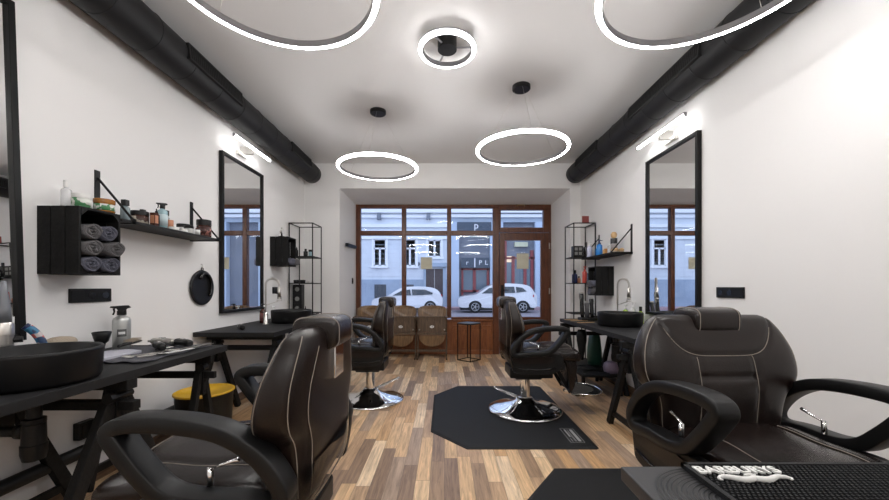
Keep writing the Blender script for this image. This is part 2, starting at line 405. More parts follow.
duct(-1.897, 2.766, -2.0, 5.2, [(2.5, 3.15), (4.2, 4.79)], 1, 'long round black ventilation duct along the left wall under the ceiling')
duct(1.872, 2.766, -2.0, 5.2, [(2.47, 3.42), (4.15, 4.8)], -1, 'long round black ventilation duct along the right wall under the ceiling')

# ------------------------------------------------------------------ lights
def ring_pendant(loc, R, zc, canopy_dy, label):
    t = thing('ring_pendant', label, 'pendant lamp', loc, 0, 'hanging ring lamps')
    b = MB(); b.tube([(R*math.cos(2*PI*i/96), R*math.sin(2*PI*i/96), 0) for i in range(96)], .0145, 10, True); b.build('led_strip', LED, t, smooth=True)
    b = MB(); n = 96
    pr = [(R-.016, -.012), (R-.011, -.012), (R-.011, .012), (R+.008, .012), (R+.008, .019), (R-.016, .019)]
    b.rings([[Vector((q*math.cos(2*PI*i/n), q*math.sin(2*PI*i/n), z)) for q, z in pr] for i in range(n)], closed=True); b.build('ring_housing', ALU, t)
    H = zc-loc[2]
    b = MB(); b.lathe([(.0, H-.035), (.075, H-.035), (.082, H-.028), (.082, H)], (0,canopy_dy,0), 32); b.build('ceiling_canopy', BLACKP, t, smooth=True).modifiers.new('e','EDGE_SPLIT')
    for k in range(3):
        a = .5+2*PI*k/3
        b = MB(); b.tube([(.06*math.cos(a), canopy_dy+.06*math.sin(a), H-.03), (R*math.cos(a), R*math.sin(a), .02)], .0011, 6); b.build('suspension_wire', STEEL, t)
    return t
ring_pendant((-.69, 3.76, 2.385), .40, ZC, .0, 'hanging white ring lamp at far left, smallest of the hanging rings')
ring_pendant((.70, 3.27, 2.39), .40, ZC, .03, 'hanging white ring lamp at the right, complete ring beneath its black canopy')
ring_pendant((-.69, 1.455, 2.39), .41, ZC, .0, 'large hanging white ring lamp cut by the top edge, near the left duct')
ring_pendant((1.07, 1.44, 2.39), .42, ZC, .0, 'large hanging white ring lamp crossing in front of the right duct')
t = thing('ceiling_ring_lamp', 'small white ring ceiling lamp with three arms in the middle of the ceiling', 'ceiling lamp', (.02, 2.66, 2.89))
R = .197
b = MB(); b.tube([(R*math.cos(2*PI*i/80), R*math.sin(2*PI*i/80), 0) for i in range(80)], .0145, 10, True); b.build('led_strip', LEDC, t, smooth=True)
b = MB(); n = 80; pr = [(R-.019, -.012), (R-.013, -.012), (R-.013, .012), (R+.012, .012), (R+.012, .024), (R-.019, .024)]
b.rings([[Vector((q*math.cos(2*PI*i/n), q*math.sin(2*PI*i/n), z)) for q, z in pr] for i in range(n)], closed=True); b.build('ring_housing', ALU, t)
b = MB(); b.lathe([(.0, .0), (.07, .0), (.07, .09)], (0,0,0), 32); b.build('lamp_driver', BLACKP, t, smooth=True).modifiers.new('e','EDGE_SPLIT')
for a in (-.02, 2.2+PI*.0+1.9, 1.9):
    b = MB(); b.bar((0,0,.018), (.19*math.cos(a), .19*math.sin(a), .018), .012, .008); b.build('arm', ALU, t)
def led_bar(x, y0, y1, z, side, label):
    t = thing('mirror_lamp', label, 'wall lamp', (x, (y0+y1)/2, z), 0, 'picture lamps above the mirrors'); L = (y1-y0)/2
    b = MB(); b.bx(-.010, .010, -L, L, -.012, .008); b.build('led_tube', LEDB, t, bevel=.003)
    b = MB(); b.bx(-.012, .012, -L-.004, L+.004, .008, .02); b.bx(-.012, .012, -L-.006, -L, -.014, .01); b.bx(-.012, .012, L, L+.006, -.014, .01); b.build('lamp_housing', ALU, t)
    wx = (XL if side > 0 else XR)-x
    b = MB(); b.bx(min(wx, wx+side*.035), max(wx, wx+side*.035), -.085, .085, -.08, -.045); b.bx(min(wx,0)+.001 if wx < 0 else 0, 0 if wx < 0 else wx-.001, -.012, .012, -.06, .018); b.build('wall_mount', STEEL, t, bevel=.003)
led_bar(-1.94, 3.34, 4.02, 2.555, 1, 'slim lit lamp bar above the tall mirror on the left wall')
led_bar(1.89, 2.845, 3.535, 2.505, -1, 'slim lit lamp bar above the tall mirror on the right wall')

# ------------------------------------------------------------------ mirrors
def mirror(xw, side, y0, y1, z0, z1, label, lean=0):
    t = thing('wall_mirror', label, 'mirror', (xw, y0, z0), 0, 'tall black framed mirrors'); t.rotation_euler.y = lean
    W, H, f = y1-y0, z1-z0, .028; d = .035*side
    X0, X1 = (min(0, d), max(0, d))
    b = MB(); b.bx(X0, X1, 0, f, 0, H); b.bx(X0, X1, W-f, W, 0, H); b.bx(X0, X1, f, W-f, 0, f); b.bx(X0, X1, f, W-f, H-f, H); b.build('mirror_frame', BLACKM, t, bevel=.002)
    b = MB(); b.bx(min(.004*side, .02*side), max(.004*side, .02*side), f, W-f, f, H-f); b.build('mirror_glass', MIRROR, t)
    return t
mirror(XL+.003, 1, 3.325, 4.08, .905, 2.408, 'tall black framed mirror above the far left worktop')
mirror(XR-.003, -1, 2.824, 3.557, .885, 2.375, 'tall black framed mirror on the right wall behind the basin')
mn = mirror(XL+.075, 1, .92, 1.704, .90, 2.49, 'tall black framed mirror at the left edge of the photo, beside the slatted box', lean=-.035)
b = MB(); b.bx(.0, .0012, 0, .085, 0, .085); tag(b.build('blank_card', WHITEP, loc=(XL+.097, 1.58, .929)), 'small blank white card on the lower corner of the mirror at left', 'card')

# ------------------------------------------------------------------ sockets, pipes
def socket(x, side, y0, y1, z0, z1, label, gang=2):
    t = thing('wall_socket', label, 'socket', (x, y0, z0), 0, 'black wall sockets'); W, H = y1-y0, z1-z0
    b = MB(); b.bx(min(0,.011*side), max(0,.011*side), 0, W, 0, H); b.build('socket_plate', BLACKP, t, bevel=.003)
    n = 3
    for k in range(n):
        cy = W*(k+.5)/n
        if k == (0):
            b = MB(); b.bx(min(.011*side,.0135*side), max(.011*side,.0135*side), cy-W/n*.42, cy+W/n*.42, H*.14, H*.86); b.build('blank_insert', BLACKP, t, bevel=.001)
        else:
            b = MB(); b.cyl((.0112*side, cy, H/2), (.0125*side, cy, H/2), .021, .021, 24); b.build('socket_well', BLACKG, t)
    return t
socket(XL, 1, 1.995, 2.245, 1.061, 1.141, 'black triple wall socket below the box of rolled towels')
socket(XR, -1, 2.42, 2.665, 1.073, 1.149, 'black triple wall socket on the right wall above the leather chair')
t = socket(XL, 1, 4.36, 4.52, 1.07, 1.15, 'black wall socket beside the tap at the far left basin')
t = thing('junction_box', 'small black box low on the left wall above the pipe', 'junction box', (XL, 2.02, .29))
b = MB(); b.bx(0, .04, 0, .10, 0, .095); b.build('box_body', BLACKP, t, bevel=.004); b = MB(); b.bx(.04, .045, .01, .09, .01, .085); b.build('lid', BLACKP, t, bevel=.002)
b = MB(); b.cyl((0,-2.55,0), (0,4.75,0), .034, n=20); 
for yy in (.6, 2.45, 4.2): b.cyl((0,yy-.04,0), (0,yy+.04,0), .042, n=20)
o = b.build('wall_pipe', BLACKP, smooth=True, loc=(XL+.06, 0, .235)); o.modifiers.new('e','EDGE_SPLIT'); tag(o, 'black pipe running low along the left wall under the worktops', 'pipe')

# ------------------------------------------------------------------ worktops, trestles, basins
ZT = .775
def worktop(x0, x1, y0, y1, label):
    b = MB(); b.bx(x0, x1, y0, y1, 0, .038); return tag(b.build('worktop', TOP, bevel=.002, loc=(0,0,ZT-.038)), label, 'worktop', 'charcoal worktops')
worktop(XL+.002, -1.405, .72, 2.344, 'charcoal worktop at left in the foreground, holding the spray bottle')
worktop(XL+.002, -1.404, 2.98, 4.60, 'charcoal worktop at far left under the tall mirror')
worktop(1.375, XR-.002, 2.62, 4.32, 'charcoal worktop along the right wall behind the leather chair')
def make_trestle():
    t = thing('trestle', '', 'trestle', (0,0,0), 0, 'black trestles under the worktops'); H = ZT-.038; hw = .26
    for sx in (-1, 1):
        for sy in (-1, 1):
            b = MB(); b.bar((sx*hw, sy*.035, .64), (sx*hw, sy*.33, 0), .036, .058)
            bmesh.ops.bisect_plane(b.bm, geom=b.bm.verts[:]+b.bm.edges[:]+b.bm.faces[:], plane_co=(0,0,.001), plane_no=(0,0,-1), clear_outer=True)
            b.build('leg', BLACKW, t, bevel=.003)
        b = MB(); b.bx(sx*hw-.012, sx*hw+.012, -.285, .285, .085, .125); b.build('foot_brace', BLACKM, t, bevel=.002)
        b = MB(); b.bx(sx*hw-.025, sx*hw+.025, -.03, .03, .50, H-.04); 
        for z in (.52,.58): b.cyl((sx*hw-.03,0,z),(sx*hw+.03,0,z),.008,n=8)
        b.build('height_post', BLACKM, t, bevel=.003)
        b = MB(); b.cyl((sx*hw+.02, -.05, .665), (sx*hw+.02, .05, .665), .016, n=12); b.cyl((sx*hw+.02, -.07, .665), (sx*hw+.02, -.045, .665), .024, n=8); b.build('clamp_knob', BLACKP, t)
    b = MB(); b.bx(-hw-.07, hw+.07, -.028, .028, H-.045, H); b.build('top_beam', BLACKW, t, bevel=.003)
    b = MB(); b.bx(-hw-.02, hw+.09, -.022, .022, .60, .64); b.build('lower_beam', BLACKW, t, bevel=.003)
    return t
tr = make_trestle()
spots = [((-1.735, 1.63, 0), 0, 'black trestle under the front left worktop, just behind the drain trap'), ((-1.735, 2.19, 0), 0, 'black trestle in front of the yellow-rimmed bucket'),
         ((-1.735, 3.17, 0), 0, 'black trestle under the near end of the far left worktop'), ((-1.735, 4.35, 0), 0, 'black trestle under the far end of the far left worktop'),
         ((1.66, 2.74, 0), PI, 'black trestle under the near end of the right worktop, its foot beside the leather chair'), ((1.66, 4.14, 0), PI, 'black trestle under the far end of the right worktop')]
for i, (l, r, lab) in enumerate(spots): place(tr if i == 0 else copy_tree(tr), l, r, lab).scale.y = .5 if i == 1 else 1

def make_sink():
    t = thing('wash_basin', '', 'basin', (0,0,0), 0, 'round black basins')
    b = MB(); b.lathe([(.175,0),(.188,.004),(.197,.02),(.202,.12),(.202,.128),(.199,.132),(.193,.132),(.190,.126),(.182,.05),(.160,.032),(.05,.024),(.028,.022),(.001,.0215)], n=56); o = b.build('bowl', SINKM, t, smooth=True)
    b = MB(); b.lathe([(.0,.0225),(.026,.0225),(.030,.026),(.0,.027)], n=24); b.build('drain', STEEL, t, smooth=True)
    return t
sk = make_sink()
for i, (l, lab) in enumerate([((-1.61, 1.42, ZT), 'round black basin on the front left worktop'), ((-1.63, 3.86, ZT), 'round black basin on the far left worktop'), ((1.695, 3.50, ZT), 'round black basin on the right worktop')]):
    place(sk if i == 0 else copy_tree(sk), l, 0, lab)
def make_trap():
    t = thing('drain_trap', '', 'drain', (0,0,0), 0, 'black drain traps')
    b = MB(); b.lathe([(.03,-.002),(.03,-.10),(.045,-.102),(.045,-.118),(.034,-.12),(.034,-.13)], n=24); b.build('tailpiece', BLACKP, t, smooth=True).modifiers.new('e','EDGE_SPLIT')
    b = MB(); b.lathe([(.0,-.12),(.044,-.122),(.046,-.20),(.050,-.202),(.050,-.235),(.042,-.262),(.02,-.268),(0,-.268)], n=28); b.build('trap_cup', BLACKP, t, smooth=True).modifiers.new('e','EDGE_SPLIT')
    b = MB(); b.tube([(-.03,-.0,-.155),(-.14,0,-.155),(-.44,0,-.155)], .02, 16); b.cyl((-.045,0,-.155),(-.085,0,-.155),.028,n=16); b.build('waste_pipe', BLACKP, t, smooth=True)
    t.scale = (.78,.78,1)
    return t
tp = make_trap()
place(tp, (-1.61, 1.42, ZT-.038), 0, 'black drain trap hanging under the front left worktop')
place(copy_tree(tp), (1.56, 3.3, ZT-.038), PI, 'black drain trap hanging under the right worktop')
def make_faucet(h=.46, spread=.13):
    t = thing('spring_tap', '', 'tap', (0,0,0), 0, 'tall steel spring taps')
    b = MB(); b.lathe([(.028,0),(.028,.006),(.02,.01),(.02,.11),(.016,.12),(0,.12)], n=24); b.build('tap_body', STEEL, t, smooth=True)
    path = [(0,0,.11),(0,0,.22),(0,0,h-spread/2)]
    arc = [(spread/2-spread/2*math.cos(a), 0, h-spread/2+spread/2*math.sin(a)) for a in [PI*i/12 for i in range(1,13)]]
    path += arc+[(spread,0,h-spread/2-.03)]
    b = MB(); b.tube(path, .0055, 10); b.build('riser_pipe', STEEL, t, smooth=True)
    dense = []
    full = [(0,0,.2+i*.01) for i in range(int((h-spread/2-.2)/.01))]+arc+[(spread,0,h-spread/2-.03)]
    vs = [Vector(p) for p in full]; segs = [(vs[i+1]-vs[i]).length for i in range(len(vs)-1)]; tot = sum(segs)
    turns = int(tot/.009); N = turns*8; out = []; d = 0; i = 0; acc = 0
    for k in range(N+1):
        d = tot*k/N
        while i < len(segs)-1 and acc+segs[i] < d: acc += segs[i]; i += 1
        u = (d-acc)/segs[i]; p = vs[i].lerp(vs[i+1], min(1,u)); tg = (vs[i+1]-vs[i]).normalized(); n1 = Vector((0,1,0)); n2 = tg.cross(n1); a = 2*PI*k/8
        out.append(p+n1*(.0105*math.cos(a))+n2*(.0105*math.sin(a)))
    b = MB(); b.tube(out, .0017, 4); b.build('spring', STEEL, t)
    b = MB(); b.cyl((spread,0,h-spread/2-.02),(spread,0,h-spread/2-.13),.014,.018,20); b.cyl((spread,0,h-spread/2-.13),(spread,0,h-spread/2-.145),.02,.02,20); b.build('spray_head', STEEL, t, smooth=True)
    b = MB(); b.bar((0,0,.19),(spread-.01,0,.23),.008,.008); b.tube([(spread+.022*math.cos(a),.022*math.sin(a),.235) for a in [2*PI*i/16 for i in range(16)]], .004, 6, True); b.build('holder_arm', STEEL, t)
    b = MB(); b.cyl((0,.018,.07),(0,.045,.07),.012,n=14); b.bar((0,.04,.07),(.02,.075,.10),.007,.007); b.build('tap_handle', STEEL, t)
    return t
fa = make_faucet()
place(fa, (-1.80, 3.645, ZT), .75, 'tall steel spring tap beside the far left basin')
place(copy_tree(fa), (1.79, 3.745, ZT), -1.1, 'tall steel spring tap behind the basin on the right')
# near faucet: only its thick body reaches into the frame
t = thing('basin_tap', 'brushed steel tap at the left edge behind the front basin', 'tap', (-1.86, 1.527, ZT), .2)
b = MB(); b.lathe([(.034,0),(.034,.005),(.029,.01),(.029,.17),(.031,.172),(.031,.215),(.026,.225),(0,.226)], n=32); b.build('tap_body', STEEL, t, smooth=True).modifiers.new('e','EDGE_SPLIT')
b = MB(); b.lathe([(.024,.225),(.022,.28),(.012,.36),(.009,.40),(0,.402)], n=24); b.build('spray_hose', mat('grey_hose', (.2,.21,.23), .4, metal=.4), t, smooth=True)
b = MB(); b.cyl((.018,.012,.15),(.045,.03,.15),.013,n=16); b.build('tap_handle', BLACKP, t)

# lower shelf & cables under the right worktop
t = thing('low_shelf', 'low black shelf under the right worktop holding cables', 'shelf', (1.66, 3.95, 0))
b = MB(); b.bx(-.215, .22, -.16, .50, .20, .225); b.build('shelf_board', BLACKW, t, bevel=.003)
for x in (-.195,.20):
    for y in (-.13,.47): b = MB(); b.bx(x-.015, x+.015, y-.015, y+.015, 0, .20); b.build('leg', BLACKM, t)
def cable(loc, pts, label, m=BLACKP, r=.004):
    b = MB(); k = interp(pts, 8); b.tube(k, r, 6); return tag(b.build('power_cable', m, smooth=True, loc=loc), label, 'cable')
cable((1.62,4.02,.229), [(-.1,-.18,0),(-.12,-.1,.01),(.05,0,0),(.15,.12,.02),(.0,.25,.0),(-.1,.1,.012),(.1,-.1,.004),(.13,-.18,.0)], 'tangled black cable lying on the low shelf')
cable((1.985,4.0,.35), [(0,-.2,.36),(.0,-.18,.1),(-.02,-.1,-.08),(0,.05,0),(0,.12,.2),(.0,.15,.36)], 'looped white cable hanging under the right worktop', WHITEP)
b = MB(); b.rings([[Vector((hx*math.copysign(abs(math.cos(a))**.6,math.cos(a)), hy*math.copysign(abs(math.sin(a))**.6,math.sin(a)), z)) for a in [2*PI*i/20 for i in range(20)]] for z,hx,hy in ((0,.06,.09),(.08,.07,.10),(.2,.065,.09),(.34,.05,.08),(.38,.03,.07))])
tag(b.build('carrier_bag', mat('green_bag', (.01,.075,.05), .45, bump=.8, bscale=14), smooth=True, loc=(1.78, 4.30, .225)), 'green bag standing on the low shelf under the right worktop', 'bag')
b = MB(); b.rings([[Vector((hx*math.copysign(abs(math.cos(a))**.6,math.cos(a)), hy*math.copysign(abs(math.sin(a))**.6,math.sin(a)), z)) for a in [2*PI*i/20 for i in range(20)]] for z,hx,hy in ((0,.06,.07),(.05,.07,.08),(.10,.06,.06),(.12,.03,.04))])
tag(b.build('carrier_bag', mat('lilac_bag', (.26,.20,.29), .5, bump=.8, bscale=14), smooth=True, loc=(1.80, 3.92, .225)), 'crumpled pale lilac bag on the low shelf, nearer than the green bag', 'bag')
t = thing('hair_dryer', 'black hair dryer hanging nozzle down below the far end of the right worktop', 'hair dryer', (1.50, 3.96, .737))
b = MB(); b.lathe([(.0,-.05),(.04,-.055),(.052,-.11),(.052,-.17),(.042,-.23),(.026,-.33),(.024,-.38)], n=24); b.build('barrel', BLACKP, t, smooth=True)
b = MB(); b.bar((0,0,-.12),(.0,.13,-.14),.03,.045); b.build('handle', BLACKP, t, bevel=.01)
b = MB(); b.tube([(0,0,-.05),(0,0,0)], .006, 8); b.build('hook', BLACKM, t)

# bucket
t = thing('bucket', 'round black bucket with a yellow liner on the floor behind the trestle', 'bucket', (-1.735, 2.62, 0))
b = MB(); b.lathe([(.15,0),(.16,.004),(.182,.392),(.188,.394),(.188,.398),(.182,.398),(.178,.39),(.155,.012),(0,.010)], n=48); b.build('bucket_body', BLACKP, t, smooth=True)
b = MB(); b.lathe([(.190,.392),(.190,.402),(.184,.405),(.176,.40),(.154,.06),(.0,.055)], n=48); b.build('liner', YELLOW, t, smooth=True)

# ------------------------------------------------------------------ barber chair
def make_chair():
    t = thing('barber_chair', '', 'chair', (0,0,0), 0, 'brown leather barber chairs')
    b = MB(); b.lathe([(.33,0),(.335,.008),(.335,.018),(.325,.026),(.28,.038),(.20,.055),(.13,.075),(.085,.10),(.068,.125),(.0,.126)], n=64); b.build('base', CHROME, t, smooth=True)
    b = MB(); b.cyl((0,0,.12),(0,0,.33),.046,n=32); b.build('column', CHROME, t, smooth=True).modifiers.new('e','EDGE_SPLIT')
    b = MB(); b.tube([(-.05,.02,.12),(-.12,.02,.15),(-.27,.0,.215),(-.285,-.015,.222),(-.285,-.045,.222),(-.27,-.06,.215),(-.12,-.045,.15),(-.05,-.03,.12)], .0075, 8); b.build('pump_lever', CHROME, t, smooth=True)
    b = MB(); b.bx(-.16, .22, -.15, .15, .33, .42); b.bx(-.10,.14,-.08,.08,.30,.34); b.bx(-.14,.30,-.235,.235,.42,.485); b.build('seat_frame', BLACKP, t, bevel=.012)
    # seat
    p = 3.4
    keys = [(-.10,.545,.045,.225),(-.04,.55,.055,.245),(.08,.55,.062,.255),(.2,.55,.064,.257),(.32,.548,.064,.254),(.39,.54,.06,.245),(.43,.53,.05,.225),(.452,.52,.03,.19)]
    ks = interp(keys, 6); rs = []
    N = 120
    for x, cz, hz, hy in ks:
        ring = []
        for i in range(N):
            a = 2*PI*i/N; ca, sa = math.cos(a), math.sin(a)
            y = hy*ca; z = cz+math.copysign(hz*max(0,1-abs(ca)**p)**(1/p), sa)
            if sa > 0:
                z += -.010*math.exp(-((abs(y)-.15)/.016)**2) + .006*math.exp(-(y/.10)**4)+ .004*math.sin(x*23+y*9)
            ring.append(Vector((x, y, z)))
        rs.append(ring)
    b = MB(); b.rings(rs); seat = b.build('seat', LEATHER, t, smooth=True)
    def seat_z(x, y):
        for k in range(len(ks)-1):
            if ks[k][0] <= x <= ks[k+1][0]:
                u = (x-ks[k][0])/(ks[k+1][0]-ks[k][0]+1e-9); cz, hz, hy = [ks[k][j]*(1-u)+ks[k+1][j]*u for j in (1,2,3)]
                return cz+hz*max(0,(1-min(1,abs(y/hy))**p))**(1/p)-.010*math.exp(-((abs(y)-.15)/.016)**2)+.006*math.exp(-(y/.10)**4)+.004*math.sin(x*23+y*9)
        return .6
    b = MB()
    for sy in (-1,1):
        b.tube([(x, sy*(.165-.10*max(0,(x-.2))), seat_z(x, sy*(.165-.10*max(0,(x-.2))))+.0012) for x in [-.02+.0155*i for i in range(28)]], .0014, 5)
    b.tube([(.36+.03*(1-(y/.2)**2), y, seat_z(.36+.03*(1-(y/.2)**2), y)+.0012) for y in [-.2+.02*i for i in range(21)]], .0014, 5)
    b.build('seat_stitching', THREAD, seat)
    # backrest
    q = 3.8
    bk = [(.495,-.125,.045,.205),(.52,-.13,.066,.232),(.58,-.13,.078,.25),(.66,-.127,.083,.258),(.71,-.125,.085,.272),(.75,-.125,.085,.304),(.80,-.129,.081,.322),(.87,-.138,.072,.318),(.93,-.150,.062,.298),(.975,-.158,.053,.272),(1.006,-.163,.040,.245),(1.020,-.163,.020,.215)]
    kb = interp(bk, 6); rs = []; N = 144
    def arc_z(y): return .865+.135*(abs(y)/.235)**5
    def groove(y, z):
        g = 0; zc = arc_z(y)
        if z < zc: g += .009*math.exp(-((abs(y)-.115)/.010)**2)
        g += .012*math.exp(-((z-.785)/.009)**2)*(1 if abs(y) < .112 else 0)
        g += .007*math.exp(-((z-zc)/.011)**2)
        return g
    for z, cx, hx, hy in kb:
        ring = []
        for i in range(N):
            a = 2*PI*i/N; ca, sa = math.cos(a), math.sin(a)
            y = hy*sa; x = cx+math.copysign(hx*max(0,1-abs(sa)**q)**(1/q), ca)
            if ca > 0: x += -groove(y, z)+.012*math.exp(-(y/.11)**4)*math.exp(-((z-.66)/.12)**4)
            ring.append(Vector((x, y, z)))
        rs.append(ring)
    b = MB(); b.rings(rs); back = b.build('backrest', LEATHER2, t, smooth=True)
    def bxs(y, z, s=1):
        for k in range(len(kb)-1):
            if kb[k][0] <= z <= kb[k+1][0]:
                u = (z-kb[k][0])/(kb[k+1][0]-kb[k][0]+1e-9); cx, hx, hy = [kb[k][j]*(1-u)+kb[k+1][j]*u for j in (1,2,3)]
                x = cx+s*hx*max(0,1-min(1,abs(y/hy))**q)**(1/q)
                if s > 0: x += -groove(y, z)+.012*math.exp(-(y/.11)**4)*math.exp(-((z-.66)/.12)**4)
                return x+s*.0028
        return -.12
    b = MB()
    arc = [(y, arc_z(y)) for y in [-.236+.0118*i for i in range(41)]]
    arc = [(y, z) for y, z in arc if z < 1.0]
    b.tube([(bxs(y,z), y, z) for y, z in arc], .0015, 5)
    for sy in (-1,1):
        b.tube([(bxs(sy*(.115),z), sy*.115, z) for z in [.53+.0125*i for i in range(28)]], .0014, 5)
        def edge(z, off):
            for k in range(len(kb)-1):
                if kb[k][0] <= z <= kb[k+1][0]:
                    u = (z-kb[k][0])/(kb[k+1][0]-kb[k][0]+1e-9); cx, hx, hy = [kb[k][j]*(1-u)+kb[k+1][j]*u for j in (1,2,3)]
                    a = off; return (cx+hx*math.copysign(abs(math.cos(a))**(2/q), math.cos(a)), sy*(hy*abs(math.sin(a))**(2/q)+.0012), z)
            return None
        for off in (1.25, 1.95):
            b.tube([e for e in (edge(.54+.012*i, off) for i in range(40)) if e], .0015, 5)
        # rear contour seam
        b.tube([(bxs(sy*yy, z, -1), sy*yy, z) for yy, z in interp([(.19,.52),(.20,.62),(.205,.70),(.235,.77),(.235,.83),(.21,.90),(.17,.97)], 5)], .0014, 5)
    b.build('back_stitching', THREAD, back)
    # clear protective cover on lower rear of backrest
    rs = []
    for z, cx, hx, hy in [k for k in kb if .5 < k[0] < .66]:
        ring = []
        rs.append([Vector((cx-(hx+.006)*math.cos(a)**(2/q) if math.cos(a) > 0 else cx, (hy+.006)*math.copysign(abs(math.sin(a))**(2/q), math.sin(a)), z-.02)) for a in [-1.45+2.9*i/24 for i in range(25)]])
    b = MB()
    for k in range(len(rs)-1):
        for i in range(24): b.poly((rs[k][i], rs[k][i+1], rs[k+1][i+1], rs[k+1][i]))
    bmesh.ops.remove_doubles(b.bm, verts=b.bm.verts, dist=.0001)
    # headrest
    hr = [(-.098,.022,.030),(-.094,.033,.046),(-.08,.038,.053),(0,.040,.055),(.08,.038,.053),(.094,.033,.046),(.098,.022,.030)]
    b2 = MB(); rs = []
    for y, hx, hz in interp(hr, 4):
        ring = []
        for i in range(32):
            a = 2*PI*i/32; ca, sa = math.cos(a), math.sin(a)
            ring.append(Vector((-.172+(hx+.038)*math.copysign(abs(ca)**.55, ca)-(.0 if sa > 0 else 0), y, .997+hz*math.copysign(abs(sa)**.55, sa))))
        rs.append(ring)
    b2.rings(rs); hd = b2.build('headrest', LEATHER, t, smooth=True)
    for yy in (-.082,.082):
        b2 = MB(); b2.tube([(-.172+.0768*math.copysign(abs(math.cos(a))**.55, math.cos(a)), yy, .997+.0538*math.copysign(abs(math.sin(a))**.55, math.sin(a))) for a in [2*PI*i/40 for i in range(40)]], .0014, 5, True); b2.build('headrest_stitching', THREAD, hd)
    b2 = MB(); b2.bx(-.226,-.205,-.05,.05,.84,.955); b2.build('headrest_bracket', CHROME, t, bevel=.004)
    b.build('back_cover', CLEAR, back, smooth=True)
    # arms
    loop = smooth_closed([(.285,.768),(.235,.789),(.10,.785),(-.01,.762),(-.09,.715),(-.145,.655),(-.168,.60),(-.14,.565),(-.04,.575),(.08,.580),(.155,.605),(.215,.665),(.262,.725)], 6)
    for sy in (-1,1):
        b = MB(); b.sweep_xz(loop, sy*.305, .072, .044, rnd=.24); b.build('armrest', BLACKP, t, smooth=True).modifiers.new('e','EDGE_SPLIT').split_angle = .7
        b = MB(); out = smooth_closed([(-.185,.60),(-.175,.47),(-.14,.415),(.05,.405),(.17,.41),(.235,.45),(.26,.52),(.225,.575),(.10,.575),(-.10,.575)], 4)
        b.prism(out, sy*.275, sy*.315, 'y'); sp = b.build('side_panel', BLACKP, t, smooth=False, bevel=.008)
        b = MB(); b.prism(smooth_closed([(-.15,.555),(-.145,.50),(.0,.495),(.14,.50),(.16,.55)], 3), sy*.316, sy*.320, 'y'); b.build('leather_inset', LEATHER2, sp)
        b = MB(); b.tube([(x, sy*.316, z) for x, z in [(-.15,.462),(-.05,.447),(.10,.447),(.19,.462)]], .006, 8); b.build('trim_strip', BLACKG, sp, smooth=True)
        b = MB(); b.cyl((.055, sy*.270,.60),(.055, sy*.270,.648),.009,n=14); b.tube([(.055, sy*.268, .645), (.02, sy*.262, .655), (-.01, sy*.262, .665), (-.02, sy*.262,.668)], [.004,.004,.006,.0065], 10); b.build('recline_lever', CHROME, t, smooth=True)
    # leg rest and foot plate
    b = MB(); b.prism([(.30,.50),(.36,.505),(.415,.49),(.43,.44),(.405,.27),(.38,.215),(.355,.22),(.335,.42)], -.17, .17, 'y'); b.build('leg_pad', LEATHER, t, bevel=.018, seg=3, smooth=True)
    for sy in (-1,1):
        b = MB(); b.bar((.24, sy*.12, .44), (.38, sy*.12, .20), .014, .03); b.build('footrest_bracket', BLACKM, t)
    def fp(off): return [(.385-off*0, -.17+off)]+[(.53+(.155-off)*math.copysign(abs(math.sin(a))**.8, math.sin(a)), -(.19-off)*math.cos(a)) for a in [PI*i/20 for i in range(21)]]+[(.385, .17-off)]
    b = MB(); b.prism(fp(.012), .196, .206, 'z'); f_ = b.build('foot_plate', BLACKM, t)
    b = MB(); b.tube([(x, y, .20) for x, y in fp(0)], .009, 8, True); b.build('plate_rim', CHROME, f_, smooth=True)
    b = MB()
    for i in range(11): b.bx(.40, .40+.22*math.sqrt(max(.05,1-((-.15+i*.03)/.19)**2)), -.152+i*.03, -.148+i*.03, .206, .210)
    b.build('tread', STEEL, f_)
    b = MB(); b.cyl((.56,0,.165),(.56,0,.197),.012,n=12); b.bx(.36,.56,-.02,.02,.175,.196); b.build('plate_support', CHROME, t)
    return t
ch = make_chair()
for i, (l, r, lab) in enumerate([((-.595, 1.275, 0), PI, 'brown leather barber chair in the left foreground seen from behind, facing the left wall'),
    ((-.75, 3.68, 0), PI, 'brown leather barber chair at the far left, standing before the row of old wooden seats'),
    ((.74, 3.34, .012), 0, 'brown leather barber chair in the middle on the black mat, facing right'),
    ((1.12, 1.37, .012), math.radians(-87.5), 'brown leather barber chair in the right foreground, its padded front towards us')]):
    place(ch if i == 0 else copy_tree(ch), l, r, lab)

# anti-fatigue mats
def floor_mat(loc, label, sx=1.21, sy=1.62):
    t = thing('floor_mat', label, 'mat', loc, 0, 'black anti-fatigue mats')
    o_ = [(.27,0),(sx-.02,0),(sx,.02),(sx,sy-.02),(sx-.02,sy),(.25,sy),(0,sy-.34),(0,.31)]
    c = Vector((sx/2, sy/2)); ins = [((p[0]-c.x)*(1-.04/sx*1)+c.x, (p[1]-c.y)*(1-.04/sy)+c.y) for p in o_]
    b = MB(); b.rings([[Vector((x,y,0)) for x,y in o_],[Vector((x,y,.003)) for x,y in o_],[Vector((x,y,.012)) for x,y in ins]]); b.build('rubber_sheet', RUBBER, t)
    b = MB(); z0, z1 = .0118, .0124; W, H = .26, .105; X, Y = sx-.175, .09
    def q(u0,u1,v0,v1): b.bx(X+v0, X+v1, Y+u0, Y+u1, z0, z1)
    q(0,W,0,.003); q(0,W,H-.003,H); q(0,.003,0,H); q(W-.003,W,0,H); q(.02,.24,.066,.088); q(.02,.24,.05,.053); q(.02,.20,.042,.045); q(.10,.24,.024,.036); q(.02,.07,.02,.024)
    b.build('printed_label', mat('grey_print', (.34,.34,.34), .6), t)
    return t
floor_mat((-.11, 2.56, 0), 'black octagonal floor mat under the middle barber chair')
floor_mat((.445, .67, 0), 'black octagonal floor mat in the right foreground, mostly under the leather chair')

